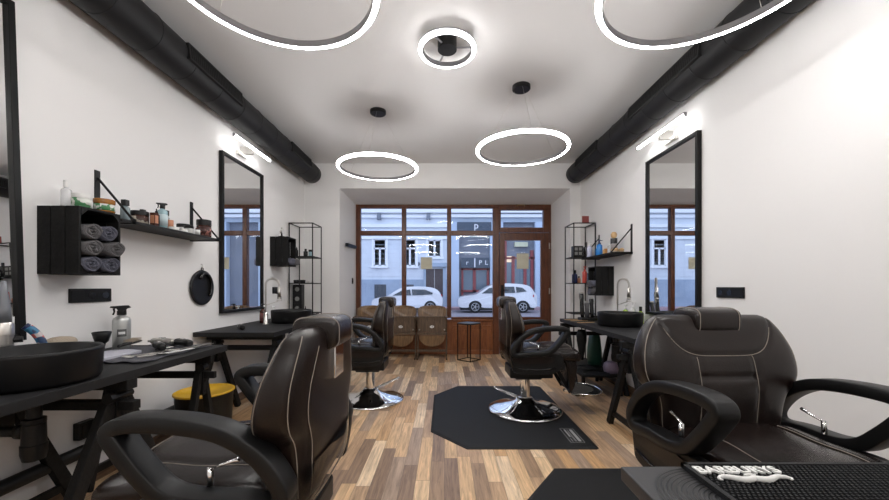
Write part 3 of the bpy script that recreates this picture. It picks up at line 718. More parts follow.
# ------------------------------------------------------------------ trolley with bar mat
ZQ = .78
t = thing('salon_trolley', 'black plastic trolley top at the lower right corner with round ribbed patch', 'trolley', (.3635, .748, 0))
b = MB(); b.prism([(0,0),(1.0,0),(1.0,-.42),(0,-.42)], ZQ-.028, ZQ, 'z'); b.build('tray_top', mat('trolley_plastic', (.028,.028,.031), .45, bump=.1, bscale=300), t, bevel=.003)
b = MB()
for k in range(14):
    r_ = .118-.008*k
    b.tube([(.135+r_*math.cos(2*PI*i/64), -.13+r_*math.sin(2*PI*i/64), ZQ) for i in range(64)], .0018, 5, True)
b.lathe([(0,ZQ-.0005),(.121,ZQ-.0005),(.121,ZQ+.0006),(0,ZQ+.0006)], (.135,-.13,0), 64)
b.build('ribbed_patch', mat('ribbed_black', (.012,.012,.013), .4), t)
b = MB(); b.bx(.03,.97,-.40,-.13,.16,.70); b.build('cabinet_body', BLACKP, t, bevel=.01)
for k in range(3):
    b = MB(); b.bx(.04,.96,-.13,-.118,.18+k*.175,.34+k*.175); d_ = b.build('drawer', BLACKP, t, bevel=.006)
    b = MB(); b.bar((.4,-.112,.3+k*.175),(.6,-.112,.3+k*.175),.012,.012); b.build('drawer_handle', CHROME, d_)
for x in (.06,.94):
    for y in (-.38,-.15):
        b = MB(); b.cyl((x,y,.70),(x,y,ZQ-.028),.014,n=10); b.build('post', BLACKM, t)
        b = MB(); b.cyl((x-.012,y,.035),(x+.012,y,.035),.035,n=20); b.bx(x-.016,x+.016,y-.01,y+.01,.05,.16); b.build('castor', BLACKP, t)
bt = thing('rubber_bar_mat', 'black studded rubber mat with white raised lettering lying on the trolley', 'mat', (.484, .742, ZQ))
b = MB(); W_, D_ = .60, .30
b.bx(0,W_,-D_,0,.0008,.004); b.bx(0,.010,-D_,0,.004,.011); b.bx(W_-.010,W_,-D_,0,.004,.011); b.bx(0,W_,-.008,0,.004,.011); b.bx(0,W_,-D_,-D_+.008,.004,.011); b.build('mat_base', RUBBER, bt)
b = MB()
x = .017
row = 0; y = -.014
while y > -.27:
    x = .016+(.0045 if row % 2 else 0)
    while x < .585:
        v = [(x-.003,y-.003,.004),(x+.003,y-.003,.004),(x+.003,y+.003,.004),(x-.003,y+.003,.004)]
        u = [(x-.0022,y-.0022,.010),(x+.0022,y-.0022,.010),(x+.0022,y+.0022,.010),(x-.0022,y+.0022,.010)]
        b.rings([v, u]); x += .009
    y -= .0085; row += 1
o = b.build('studs', RUBBER, bt); o['kind'] = 'stuff'
text_part('lettering', 'BARBURYS', .034, WHITEV, bt, (.088, -.034, .0115), (0,0,0), .0018, spacing=1.0, off=.0008)
b = MB()
for s in (-1,1):
    pts = [(0,0),(.012,-.006),(.028,-.007),(.045,.001),(.060,.006),(.074,.003),(.080,-.004),(.074,-.008)]
    rr = [.005,.0058,.0058,.005,.0042,.0032,.0022,.0012]
    k = interp([(px_*s, py_, r__) for (px_,py_),r__ in zip(pts,rr)], 4)
    b.tube([(.096+a_*.85, -.064+b_*.85, .0125) for a_, b_, c_ in k], [c_ for _,_,c_ in k], 8)
b.tube([(.086,-.055,.0125),(.096,-.052,.0125),(.106,-.055,.0125)], .003, 6)
b.build('moustache_emblem', WHITEV, bt, smooth=True)

# ------------------------------------------------------------------ crates, shelves, racks
def make_crate():
    t = thing('slatted_crate', '', 'crate', (0,0,0), 0, 'black slatted wall boxes'); D, W, H, th = .22, .238, .349, .012   # x from wall, y width, z height
    for y0 in (0, W-th):
        for k in range(3):
            b = MB(); x0 = k*D/3; b.bx(x0, x0+D/3-.006, y0, y0+th, 0, H); b.build('slat', BLACKW, t, bevel=.0015)
    for z0 in (0, H-th):
        b = MB(); 
        for k in range(3): x0 = .001+k*(D-.001)/3; b.bx(x0, x0+(D-.001)/3-.006, th, W-th, z0, z0+th)
        b.build('board', BLACKW, t, bevel=.0015)
    b = MB()
    for k in range(3): b.bx(.001, .008, th+k*.072, th+k*.072+.064, th, H-th)
    b.build('back_board', BLACKW, t)
    b = MB()
    for y0, sy in ((th, 1), (W-th, -1)):
        for z0, sz in ((th, 1), (H-th, -1)): b.prism([(y0, z0), (y0+sy*.035, z0), (y0, z0+sz*.035)], .01, D-.004, 'x')
    b.build('corner_block', BLACKW, t)
    return t
cr = make_crate()
place(cr, (XL, 1.842, 1.216), 0, 'black slatted box high on the left wall holding rolled grey towels')
place(copy_tree(cr), (XL, 4.30, 1.402), 0, 'black slatted box at far left beside the open shelf rack')
c3 = copy_tree(cr); place(c3, (XR, 4.53, 1.048), PI, 'black slatted box on the right wall below the product shelf')

def make_towel(m, r=.043, L=.20):
    b = MB(); pts = []; turns = 3.2; N = 60
    for i in range(N+1):
        a = 2*PI*turns*i/N; rr = .006+(r-.006)*i/N; pts.append((rr*math.cos(a)*1.05, rr*math.sin(a)*.95))
    n_ = 5; prev = None
    rows = []
    for j in range(n_+1):
        x = L*j/n_; rows.append([b.bm.verts.new((x+.006*math.sin(i*.9), p[0]*(1+.03*math.sin(j*2+i*.3)), p[1]+r)) for i, p in enumerate(pts)])
    for j in range(n_):
        for i in range(N): b.bm.faces.new((rows[j][i], rows[j][i+1], rows[j+1][i+1], rows[j+1][i]))
    return b.build('rolled_towel', m, smooth=True, solid=.0085)
tw = make_towel(TOWEL); twb = make_towel(TOWELB)
tag(tw, '', 'towel'); tag(twb, '', 'towel')
tl = [((XL+.03, 1.905, 1.228), 1, 'dark blue-grey rolled towel, lower left of the stack in the slatted box'), ((XL+.04, 2.005, 1.228), 1, 'dark blue-grey rolled towel, bottom right of the stack in the slatted box'),
      ((XL+.035, 1.905, 1.314), 0, 'grey rolled towel in the middle left of the stack in the slatted box'), ((XL+.065, 2.0, 1.314), 0, 'grey rolled towel sticking out at the right of the slatted box'),
      ((XL+.03, 1.905, 1.399), 0, 'grey rolled towel, upper left one on the stack in the slatted box'), ((XL+.035, 1.996, 1.40), 1, 'blue-grey rolled towel, upper right one on the stack in the slatted box')]
ua = ub = False
for l, k, lab in tl:
    s = (twb if k else tw)
    if k: o = s if not ub else s.copy(); fresh = ub; ub = True
    else: o = s if not ua else s.copy(); fresh = ua; ua = True
    if fresh: C.objects.link(o)
    o.location = l; o['label'] = lab; o['group'] = 'rolled towels in the near left box'; o.rotation_euler = (random.uniform(-.5,.5), 0, random.uniform(-.06,.06))
    o.rotation_euler.x = 0
for l, k, lab, g, rz in [((XL+.05, 4.37, 1.414), 1, 'dark rolled towel, nearer one in the far left slatted box', 'towels in the far left box', 0), ((XL+.07, 4.465, 1.414), 0, 'dark rolled towel, farther one in the far left slatted box', 'towels in the far left box', 0),
                   ((XR-.03, 4.46, 1.06), 1, 'grey rolled towel, far bottom one in the right slatted box', 'towels in the right box', PI), ((XR-.03, 4.36, 1.06), 0, 'grey rolled towel, near bottom one in the right slatted box', 'towels in the right box', PI),
                   ((XR-.05, 4.46, 1.146), 0, 'grey rolled towel, upper far one in the right slatted box', 'towels in the right box', PI), ((XR-.05, 4.365, 1.146), 1, 'blue-grey rolled towel, upper near one in the right slatted box', 'towels in the right box', PI)]:
    o = (twb if k else tw).copy(); C.objects.link(o); o.location = l; o['label'] = lab; o['group'] = g; o.rotation_euler = (0,0,rz)

ZS = 1.545
def wall_shelf(xw, side, y0, y1, ybr, label, zs=ZS):
    t = thing('wall_shelf', label, 'shelf', (xw, 0, zs)); D = .222*side
    b = MB(); b.bx(min(0,D), max(0,D), y0, y1, -.016, 0); b.build('shelf_board', BLACKW if side < 0 else TOP, t, bevel=.002)
    for y in ybr:
        b = MB(); b.bx(min(0,.006*side), max(0,.006*side), y-.016, y+.016, -.022, .30); b.bx(min(0,D), max(0,D), y-.016, y+.016, -.021, -.016)
        b.bx(min(D, D-.004*side), max(D, D-.004*side), y-.016, y+.016, -.021, .012)
        b.bar((.006*side, y, .255), (D-.004*side, y, .005), .006, .012); b.build('bracket', BLACKM, t)
    return t
wall_shelf(XL, 1, 2.082, 3.0, (2.16, 2.965), 'long black wall shelf with angled brackets on the left wall, full of grooming products')
wall_shelf(XR, -1, 3.86, 4.74, (3.885, 4.70), 'black wall shelf with angled brackets on the right wall beside the open rack', 1.525)

def rack(x0, x1, y0, y1, levels, label):
    t = thing('shelf_rack', label, 'rack', (x0, y0, 0), 0, 'tall open wire racks'); W, D, H, r = x1-x0, y1-y0, 2.0, .012
    for x in (0, W-r):
        for y in (0, D-r): b = MB(); b.bx(x, x+r, y, y+r, 0, H); b.build('post', BLACKM, t)
    b = MB(); 
    for y in (0, D-r): b.bx(r, W-r, y, y+r, H-r, H)
    for x in (0, W-r): b.bx(x, x+r, r, D-r, H-r, H)
    b.build('top_frame', BLACKM, t)
    for z in levels: b = MB(); b.bx(0, W, 0, D, z-.012, z); b.build('shelf', BLACKW, t)
    return t
rack(-2.055, -1.735, 4.77, 5.12, (.15, .80, 1.205, 1.56), 'tall open black rack in the far left corner')
rack(1.70, 1.995, 4.77, 5.12, (.15, .80, 1.205, 1.555), 'tall open black rack in the far right corner')

def print_mat(name, c1, c2, scale, thr=.5):
    m = bpy.data.materials.new(name); m.use_nodes = True; nt = m.node_tree; p = nt.nodes['Principled BSDF']
    tc = nt.nodes.new('ShaderNodeTexCoord'); v = nt.nodes.new('ShaderNodeTexNoise'); v.inputs['Scale'].default_value = scale; v.inputs['Detail'].default_value = 3
    r = nt.nodes.new('ShaderNodeValToRGB'); r.color_ramp.interpolation = 'CONSTANT'; r.color_ramp.elements[0].color = (*c1,1); r.color_ramp.elements[1].position = thr; r.color_ramp.elements[1].color = (*c2,1)
    nt.links.new(tc.outputs['Object'], v.inputs['Vector']); nt.links.new(v.outputs['Fac'], r.inputs['Fac']); nt.links.new(r.outputs['Color'], p.inputs['Base Color']); p.inputs['Roughness'].default_value = .5
    return m
LEAFP = print_mat('leaf_print', (.62,.64,.60), (.06,.22,.09), 38, .52); BROWNP = print_mat('brown_cream_print', (.05,.022,.016), (.50,.45,.38), 34, .55); REDP = print_mat('red_print', (.05,.016,.014), (.34,.14,.11), 40, .56)
CLEARB = mat('translucent_plastic', (.72,.73,.74), .3, alpha=.42)
# ------------------------------------------------------------------ bottles and jars
def bottle(name, label, loc, r, h, body, cap=BLACKP, lab=None, style='bottle', group=None, cat=None, lab_mat=None, rot=0, sq=1):
    t = thing(name, label, cat or name.split('_')[-1], loc, rot, group)
    b = MB()
    if style == 'jar':
        hb = h*.68; b.lathe([(r*.9,0),(r,.004),(r,hb-.004),(r*.93,hb)], n=28); b.build('jar_body', body, t, smooth=True).modifiers.new('e','EDGE_SPLIT')
        b = MB(); b.lathe([(r*1.0,hb),(r*1.03,hb+.002),(r*1.03,h-.002),(r*.98,h),(0,h)], n=28); b.build('lid', cap, t, smooth=True).modifiers.new('e','EDGE_SPLIT'); top = hb
    elif style == 'box':
        b.bx(-r*sq, r*sq, -r, r, 0, h); b.build('carton', body, t, bevel=.001); top = h
    elif style == 'tin':
        b.lathe([(r,0),(r,h*.6),(r*.98,h*.62)], n=28); b.build('tin_body', body, t, smooth=True); b = MB(); b.lathe([(r*1.02,h*.6),(r*1.02,h),(0,h)], n=28); b.build('lid', cap, t, smooth=True).modifiers.new('e','EDGE_SPLIT'); top = h*.6
    else:
        hb = h*(.72 if style != 'spray' else .76); nk = r*.38
        b.lathe([(r*.92,0),(r,.004),(r,hb*.86),(r*.9,hb*.93),(nk*1.2,hb),(nk,hb+.004),(nk,hb+h*.04)], n=28); b.build('bottle_body', body, t, smooth=True); top = hb*.82
        b = MB()
        if style == 'bottle': b.lathe([(nk*1.35,hb+h*.03),(nk*1.35,h),(0,h)], n=20); b.build('cap', cap, t, smooth=True).modifiers.new('e','EDGE_SPLIT')
        elif style == 'square': b.bx(-r*.62,r*.62,-r*.62,r*.62,hb+h*.02,h); b.build('cap', cap, t, bevel=.002)
        elif style == 'dropper': b.lathe([(nk*1.3,hb+h*.02),(nk*1.3,hb+h*.12),(nk*.6,hb+h*.14),(nk*.6,h*.97),(0,h)], n=16); b.build('dropper_cap', cap, t, smooth=True)
        elif style == 'pump':
            b.lathe([(nk*1.4,hb+h*.02),(nk*1.4,hb+h*.10),(nk*.5,hb+h*.11),(nk*.5,h-.012),(nk*1.3,h-.012),(nk*1.3,h),(0,h)], n=16); b.bar((0,0,h-.006),(r*1.1,0,h-.008),.007,.007); b.build('pump_head', cap, t)
        elif style == 'spray':
            z0 = hb+h*.02; b.cyl((0,0,z0),(0,0,z0+h*.10),r*.52,n=16)
            b.prism([(-r*.75,h),(-r*.2,h*1.0),(r*1.15,h*.985),(r*1.25,h*.955),(r*.85,h*.94),(r*.55,h*.93),(r*.35,z0+h*.09),(-r*.45,z0+h*.09),(-r*.55,h*.92),(-r*1.0,h*.95)], -r*.28, r*.28, 'y')
            b.prism([(r*.7,h*.94),(r*.95,h*.93),(r*.85,h*.86),(r*1.0,h*.79),(r*.8,h*.78),(r*.65,h*.86)], -r*.12, r*.12, 'y'); b.build('spray_trigger', cap, t, bevel=.001)
    if lab_mat or lab:
        m = lab_mat or LABELM; b = MB()
        if style == 'box': b.bx(-r*sq*.8, r*sq*.8, -r-.0008, -r, h*.2, h*.8); b.bx(-r*sq-.0008, -r*sq, -r*.8, r*.8, h*.2, h*.8); b.bx(r*sq, r*sq+.0008, -r*.8, r*.8, h*.2, h*.8)
        else: b.lathe([(r+.0007, top*.18), (r+.0007, top*.88)], n=28)
        # open band
        o = b.build('label_band', m, t, smooth=style != 'box')
    return t
def at(X, px): return X*F/(px-CX)         # depth of the point of plane x = X seen at column px
ZB = 1.216+.349
G1, G2, G3, G4 = 'products on the left wall shelf', 'products on top of the near left box', 'products on the right wall shelf', 'products in the right rack'
bottle('clear_bottle', 'tall clear bottle standing on top of the slatted box', (-1.99, 1.905, ZB), .022, .145, CLEARB, WHITEP, style='bottle', group=G2, cat='bottle')
bottle('jar', 'white and green tub on the slatted box, left of the amber one', (-1.905, 1.90, ZB), .038, .072, LEAFP, WHITEP, lab_mat=LEAFP, style='jar', group=G2)
bottle('jar', 'wide amber tub with green label at the corner of the slatted box', (-1.90, 2.022, ZB), .046, .072, AMBER, AMBER, lab_mat=LEAFP, style='jar', group=G2)
bottle('bottle', 'grey-blue bottle with square black cap at the near end of the left shelf', (-1.96, 2.222, ZS), .024, .14, mat('grey_blue_bottle', (.20,.25,.27), .25), style='square', group=G1)
bottle('jar', 'wide dark brown jar with cream label behind the near shelf bracket', (-1.95, 2.315, ZS), .047, .088, BROWNJ, BLACKP, lab_mat=BROWNP, style='jar', group=G1)
bottle('bottle', 'slim bottle with small black cap behind the brown jar', (-2.025, 2.43, ZS), .020, .125, WHITEP, style='square', group=G1)
bottle('carton', 'small brown carton beside the wide brown jar', (-1.880, 2.345, ZS), .016, .085, BROWNJ, lab_mat=COPPER, style='box', group=G1, cat='box')
bottle('dropper_bottle', 'slim black dropper bottle left of the blue spray bottle', (-1.905, 2.395, ZS), .017, .125, BLACKG, style='dropper', group=G1, cat='bottle')
bottle('spray_bottle', 'pale blue spray bottle with black trigger on the left shelf', (-1.915, 2.458, ZS), .029, .175, BLUEB, lab_mat=mat('ice_label', (.45,.55,.58), .5), style='spray', group=G1, cat='spray bottle', rot=3.9)
bottle('bottle', 'clear bottle with wide black cap behind the blue spray bottle', (-2.0, 2.60, ZS), .022, .155, CLEARB, style='square', group=G1)
bottle('jar', 'small copper coloured jar right of the blue spray bottle', (-1.945, 2.565, ZS), .021, .078, COPPER, COPPER, style='tin', group=G1)
bottle('tin', 'flat white tin in the middle of the left shelf', (-1.885, 2.522, ZS), .03, .022, WHITEP, WHITEP, style='tin', group=G1)
bottle('tin', 'flat white tin nearer the far bracket of the left shelf', (-1.885, 2.610, ZS), .03, .022, WHITEP, STEEL, style='tin', group=G1)
bottle('jar', 'white jar with wide black lid behind the flat tins', (-1.985, 2.757, ZS), .045, .082, WHITEP, BLACKP, style='jar', group=G1)
bottle('jar', 'clear jar with black lid in front of the far bracket', (-1.90, 2.69, ZS), .030, .058, mat('frosted', (.45,.45,.44), .3), BLACKP, style='jar', group=G1)
bottle('dropper_bottle', 'brown dropper bottle with white label near the far end of the left shelf', (-1.905, 2.795, ZS), .015, .088, BROWNJ, lab_mat=WHITEP, style='dropper', group=G1, cat='bottle')
bottle('jar', 'large dark red-brown jar with black lid at the far end of the left shelf', (-1.925, 2.897, ZS), .050, .140, BROWNJ, BLACKP, lab_mat=REDP, style='jar', group=G1)
# right shelf
ZR = 1.525
def mesh_box(loc, label, w, d, h, group, m=BLACKP):
    t = thing('product_box', label, 'box', loc, 0, group); b = MB(); b.bx(-w/2,w/2,-d/2,d/2,0,h); b.build('carton', m, t, bevel=.002)
    b = MB()
    for i in range(2):
        for j in range(2): b.bx(-w*.38+i*w*.42, -w*.38+i*w*.42+w*.3, -d/2-.001, -d/2, h*.15+j*h*.42, h*.15+j*h*.42+h*.28)
    b.build('printed_front', mat('grey_window', (.20,.20,.19), .5), t); return t
mesh_box((1.775, 4.84, 1.555), 'black display box on the upper level of the far right rack', .13, .09, .14, G4)
bottle('bottle', 'black bottle right of the display box on the far right rack', (1.885, 4.83, 1.555), .03, .19, BLACKG, style='bottle', group=G4)
bottle('bottle', 'short black bottle at the right end of the rack upper level', (1.95, 4.86, 1.555), .03, .15, BLACKG, lab_mat=STEEL, style='bottle', group=G4)
bottle('canister', 'small black canister at the left end of the rack upper level', (1.72, 4.86-.03, 1.555), .012, .06, BLACKP, style='tin', group=G4, cat='canister')
bottle('spray_bottle', 'white spray bottle on the right shelf next to the blue bottles', (1.84, 4.60, ZR), .03, .20, mat('lilac_white', (.52,.54,.68), .3), WHITEP, style='pump', group=G3, cat='spray bottle')
bottle('bottle', 'bright blue bottle on the right shelf, left of the two', (1.90, 4.47, ZR), .032, .15, BLUE, BLACKP, style='bottle', group=G3)
bottle('bottle', 'bright blue bottle with dark pump on the right shelf, right of the two', (1.86, 4.345, ZR), .033, .19, BLUE, NAVY, style='pump', group=G3)
bottle('carton', 'small yellow carton on the right shelf', (1.85, 4.18, ZR), .014, .055, mat('yellow_card', (.55,.36,.10), .6), style='box', group=G3, cat='box')
bottle('carton', 'small orange carton on the right shelf in front of the black canister', (1.83, 4.11, ZR), .014, .06, mat('orange_card', (.50,.24,.08), .6), style='box', group=G3, cat='box')
t = thing('brush_holder', 'tall black holder with a pale wooden brush on the right shelf', 'brush holder', (1.90, 4.06, ZR), 0, G3)
b = MB(); b.lathe([(.036,0),(.036,.17),(.032,.17),(.03,.01),(0,.01)], n=24); b.build('holder_cup', BLACKG, t, smooth=True).modifiers.new('e','EDGE_SPLIT'); b = MB(); b.lathe([(.0368,.05),(.0368,.11)], n=24); b.build('label_band', mat('grey_label', (.3,.28,.28), .6), t, smooth=True)
b = MB(); b.lathe([(.012,.02),(.012,.17),(.03,.185),(.034,.215),(.02,.24),(0,.243)], n=20); b.build('brush', LWOOD, t, smooth=True)
for k, (y, x, s_) in enumerate(((3.965, 1.935, 1), (3.955, 1.86, .9))):
    rzz = (1.4,1.6)[k]
    t = thing('wooden_brush', ('pale wooden barber brush on the right shelf beside the holder', 'pale wooden barber brush at the near end of the right shelf')[k], 'brush', (x, y, ZR), rzz, G3)
    b = MB(); b.rings([[Vector((xx, .022*s_*w_*math.cos(a), .03+.022*s_*math.sin(a)*w_)) for a in [2*PI*i/14 for i in range(14)]] for xx, w_ in ((-.055,.3),(-.05,.8),(-.02,1),(.02,1),(.05,.8),(.055,.3))]); b.build('brush_back', LWOOD, t, smooth=True)
    b = MB(); b.bx(-.045,.045,-.016,.016,.0,.026); b.build('bristles', BRISTLE, t, bevel=.004)
bottle('clear_bottle', 'clear bottle in front of the black brush holder', (1.83, 4.02, ZR), .018, .12, CLEARB, WHITEP, style='bottle', group=G3, cat='bottle')
# rack middle level
bottle('bottle', 'navy blue bottle on the middle level of the far right rack', (1.745, 4.85, 1.205), .036, .17, NAVY, style='bottle', group=G4)
bottle('bottle', 'small brown bottle between the navy and coral ones', (1.805, 4.86, 1.205), .022, .09, COPPER, style='bottle', group=G4)
bottle('pump_bottle', 'coral red pump bottle on the middle level of the far right rack', (1.87, 4.83, 1.205), .030, .22, CORAL, CORAL, style='pump', group=G4, cat='bottle')
bottle('carton', 'black carton on the middle level of the far right rack', (1.95, 4.86, 1.205), .034, .13, BLACKG, style='box', group=G4, cat='box')
bottle('carton', 'white carton lying on top of the black carton in the far right rack', (1.95, 4.86, 1.335), .034, .06, WHITEP, style='box', group=G4, cat='box')
b = MB(); b.bx(-.045,.045,-.001,.001,0,.085); b.bx(-.045,.045,-.02,.02,-.0,.003); tag(b.build('card_sign', REDC, loc=(1.86, 4.776, 2.0)), 'small dark red card standing on the top frame of the right rack', 'sign')
# items in the far left rack
GL = 'products in the far left rack'
bottle('bottle', 'small dark bottle on the upper level of the far left rack', (-1.86, 4.85, 1.56), .028, .10, BLACKG, style='bottle', group=GL)
bottle('jar', 'small pale blue jar on the upper level of the far left rack', (-1.80, 4.86, 1.56), .024, .09, BLUEB, style='jar', group=GL)
bottle('dropper_bottle', 'slim dark bottle at the left of the rack upper level', (-1.98, 4.85, 1.56), .02, .13, BLACKG, style='dropper', group=GL, cat='bottle')
for k, (x, c_) in enumerate(((-1.985, BLACKP), (-1.90, BLACKP), (-1.83, STEEL), (-1.775, STEEL))):
    bottle('tin', ['round black tin at the left of the rack middle level', 'round black tin beside the small steel tins', 'tiny steel tin on the rack middle level', 'tiny steel tin at the right end of the rack middle level'][k], (x, 4.85, 1.205), (.035,.035,.02,.018)[k], (.04,.04,.02,.018)[k], BLACKP if k < 2 else STEEL, c_, style='tin', group=GL)
for k in range(3):
    t = thing('product_box', ['dark product box, bottom one of three stacked in the far left rack', 'dark product box, middle one of three stacked in the far left rack', 'dark product box, top one of three stacked in the far left rack'][k], 'box', (-1.975, 4.90, .80+k*.128), 0, GL)
    b = MB(); b.bx(-.06,.06,-.05,.05,0,.128); b.build('carton', BLACKP, t, bevel=.002); b = MB(); b.lathe([(0,0),(.03,0),(.03,.001),(0,.001)], n=20)
    o = b.build('printed_front', mat('grey_window', (.20,.20,.19), .5), t); o.rotation_euler.x = PI/2; o.location = (0,-.05,.064)
# trophy-like dispenser on top of far left crate
t = thing('clipper_stand', 'small steel razor stand on top of the far left slatted box', 'razor stand', (-1.97, 4.38, 1.402+.349))
b = MB(); b.lathe([(.04,0),(.04,.012),(.012,.016),(.008,.05),(0,.05)], n=20); b.build('stand_base', BLACKP, t, smooth=True)
b = MB(); b.tube([(0,0,.04),(-.012,0,.07),(.01,0,.09),(-.005,0,.115)], [.008,.016,.014,.010], 12); b.build('razor', STEEL, t, smooth=True)

# things on front-left worktop
t = bottle('spray_bottle', 'brushed silver spray bottle with black trigger on the front left worktop', (-1.975, 2.215, ZT), .044, .262, mat('silver_bottle', (.52,.53,.52), .32, metal=.6), style='spray', cat='spray bottle', rot=3.88)
b = MB(); 
b.rings([[Vector((.0447*math.cos(a), .0447*math.sin(a), z)) for a in [-.25+1.0*i/10-4.96 for i in range(11)]] for z in (.075,.12)], cap=False)
sp_ = b.build('printed_emblem', mat('bottle_badge', (.10,.10,.10), .5), t)
b = MB(); b.rings([[Vector((.0452*math.cos(a), .0452*math.sin(a), z)) for a in [-.1+.7*i/10-4.96 for i in range(11)]] for z in (.09,.105)], cap=False); b.build('emblem_text', WHITEP, sp_)
t = thing('bristle_cup', 'small flared black cup at the back of the front left worktop', 'cup', (-1.965, 2.075, ZT))
b = MB(); b.lathe([(.03,0),(.032,.006),(.014,.012),(.014,.03),(.018,.05),(.030,.062),(.044,.115),(.041,.118),(.03,.075),(0,.07)], n=28); b.build('cup_body', BLACKP, t, smooth=True)
t = thing('neck_duster', 'beige neck brush resting behind the front basin', 'brush', (-1.975, 1.87, ZT))
b = MB(); b.bx(-.03,.03,-.05,.05,0,.055); b.build('brush_block', BLACKP, t, bevel=.006)
b = MB(); b.rings([[Vector((r_*math.cos(a)*.9, yy, .088+r_*.8*math.sin(a))) for a in [2*PI*i/18 for i in range(18)]] for yy, r_ in ((-.085,.012),(-.075,.030),(-.04,.041),(0,.042),(.035,.036),(.055,.028),(.06,.012))]); b.build('bristles', BRISTLE, t, smooth=True)
t = thing('shaving_brush', 'curved brush with a blue and red patterned handle behind the front basin', 'brush', (-1.92, 1.70, ZT))
pm = bpy.data.materials.new('patterned_handle'); pm.use_nodes = True; _n = pm.node_tree; _v = _n.nodes.new('ShaderNodeTexVoronoi'); _v.inputs['Scale'].default_value = 45
_r = _n.nodes.new('ShaderNodeValToRGB'); _r.color_ramp.interpolation = 'CONSTANT'; _r.color_ramp.elements[0].color = (.02,.05,.12,1); _r.color_ramp.elements[1].position = .45; _r.color_ramp.elements[1].color = (.03,.16,.30,1)
_e = _r.color_ramp.elements.new(.65); _e.color = (.55,.10,.09,1); _e = _r.color_ramp.elements.new(.85); _e.color = (.5,.45,.45,1)
_t = _n.nodes.new('ShaderNodeTexCoord'); _n.links.new(_t.outputs['Object'], _v.inputs['Vector']); _s = _n.nodes.new('ShaderNodeSeparateColor'); _n.links.new(_v.outputs['Color'], _s.inputs[0]); _n.links.new(_s.outputs[0], _r.inputs['Fac']); _n.links.new(_r.outputs['Color'], _n.nodes['Principled BSDF'].inputs['Base Color'])
b = MB(); b.tube(interp([(.03,.0,0),(.028,.01,.06),(.022,.008,.11),(.010,-.006,.155),(-.008,-.024,.188)], 5), .017, 14); b.build('handle', pm, t, smooth=True)
b = MB(); b.tube([(-.008,-.024,.188),(-.014,-.032,.196)], .016, 12); b.build('end_cap', NAVY, t)
# tool cloth with tools
t = thing('tool_cloth', 'grey cloth spread on the front left worktop under the tools', 'cloth', (-1.69, 2.04, ZT))
b = MB(); N1, N2 = 26, 18; g = [[b.bm.verts.new((-.19+.40*i/N1+.01*math.sin(j*.8), -.27+.53*j/N2+.008*math.sin(i*.7), .004+.006*abs(math.sin(i*.55+j*.3))*abs(math.cos(j*.5)))) for j in range(N2+1)] for i in range(N1+1)]
for i in range(N1):
    for j in range(N2): b.bm.faces.new((g[i][j], g[i+1][j], g[i+1][j+1], g[i][j+1]))
b.build('cloth_sheet', mat('dark_tool_cloth', (.075,.075,.088), .8, bump=.3, bscale=200), t, smooth=True, solid=.003)
b = MB(); b.rings([[Vector((-.185+x, y, z)) for x, z in ((0,.003),(.17,.003),(.17,.02),(.10,.026),(0,.022))] for y in (-.25,-.12,.0)]); b.build('folded_edge', CLOTH, t, bevel=.004)
GT = 'barber tools on the front left worktop'
ZC_ = ZT+.014
def scissors(loc, rz, label, group=GT):
    t = thing('scissors', label, 'scissors', loc, rz, group); b = MB()
    for s in (-1,1): b.bar((-.0,0,.003+s*.001),(.085,s*.008,.003+s*.001),.008,.002); b.bar((0,0,.003),(-.05,-s*.014,.003),.005,.003)
    b.build('blades', STEEL, t); b = MB()
    for s in (-1,1): b.tube([(-.065+.017*math.cos(a), s*.018+.013*math.sin(a), .003) for a in [2*PI*i/18 for i in range(18)]], .003, 6, True)
    b.build('finger_rings', STEEL, t, smooth=True)
scissors((-1.60, 1.92, ZC_), 1.1, 'steel scissors lying nearest on the tool cloth'); scissors((-1.56, 2.0, ZC_), 1.9, 'steel scissors lying crosswise in the middle of the tool cloth')
scissors((-1.53, 2.12, ZC_), 1.4, 'steel scissors lying on the cloth towards the far corner')
def comb(loc, rz, label, m=BLACKP, L=.19, group=GT):
    t = thing('comb', label, 'comb', loc, rz, group); b = MB(); b.bx(-L/2,L/2,.008,.02,0,.004); b.build('comb_spine', m, t); b = MB()
    for i in range(34): b.bx(-L/2+.004+i*L/35, -L/2+.0065+i*L/35, -.012,.009,.001,.003)
    b.build('teeth', m, t)
def razor(loc, rz, label):
    t = thing('razor', label, 'razor', loc, rz, GT); b = MB(); b.bx(-.065,.0,-.006,.006,0,.008); b.build('handle', STEEL, t, bevel=.002); b = MB(); b.bx(.0,.062,-.008,.006,.002,.005); b.build('blade', CHROME, t)
razor((-1.53, 1.90, ZC_), .9, 'steel razor lying at the near edge of the tool cloth')
razor((-1.62, 2.16, ZC_), 1.25, 'steel razor lying between the clippers and the scissors')
comb((-1.49, 2.03, ZC_), 1.35, 'white comb near the edge of the front left worktop', WHITEP); comb((-1.66, 2.18, ZC_), 1.7, 'black comb on the tool cloth by the clippers'); comb((-1.49, 2.22, ZC_), 1.5, 'pale comb at the far corner of the front left worktop', STEEL)
def clipper(loc, rz, label, m=BLACKP, group=GT):
    t = thing('hair_clipper', label, 'clipper', loc, rz, group)
    b = MB(); b.rings([[Vector((x, w*math.copysign(abs(math.cos(a))**.7,math.cos(a)), .022+hh*math.copysign(abs(math.sin(a))**.7,math.sin(a)))) for a in [2*PI*i/18 for i in range(18)]] for x,w,hh in ((-.085,.01,.010),(-.08,.018,.018),(-.03,.021,.021),(.03,.019,.019),(.07,.023,.02),(.078,.022,.016))]); b.build('clipper_body', m, t, smooth=True)
    b = MB(); b.bx(.078,.098,-.022,.022,.016,.028); b.build('blade', STEEL, t); b = MB(); b.bx(-.01,.03,-.006,.006,.040,.046); b.build('switch', CHROME, t)
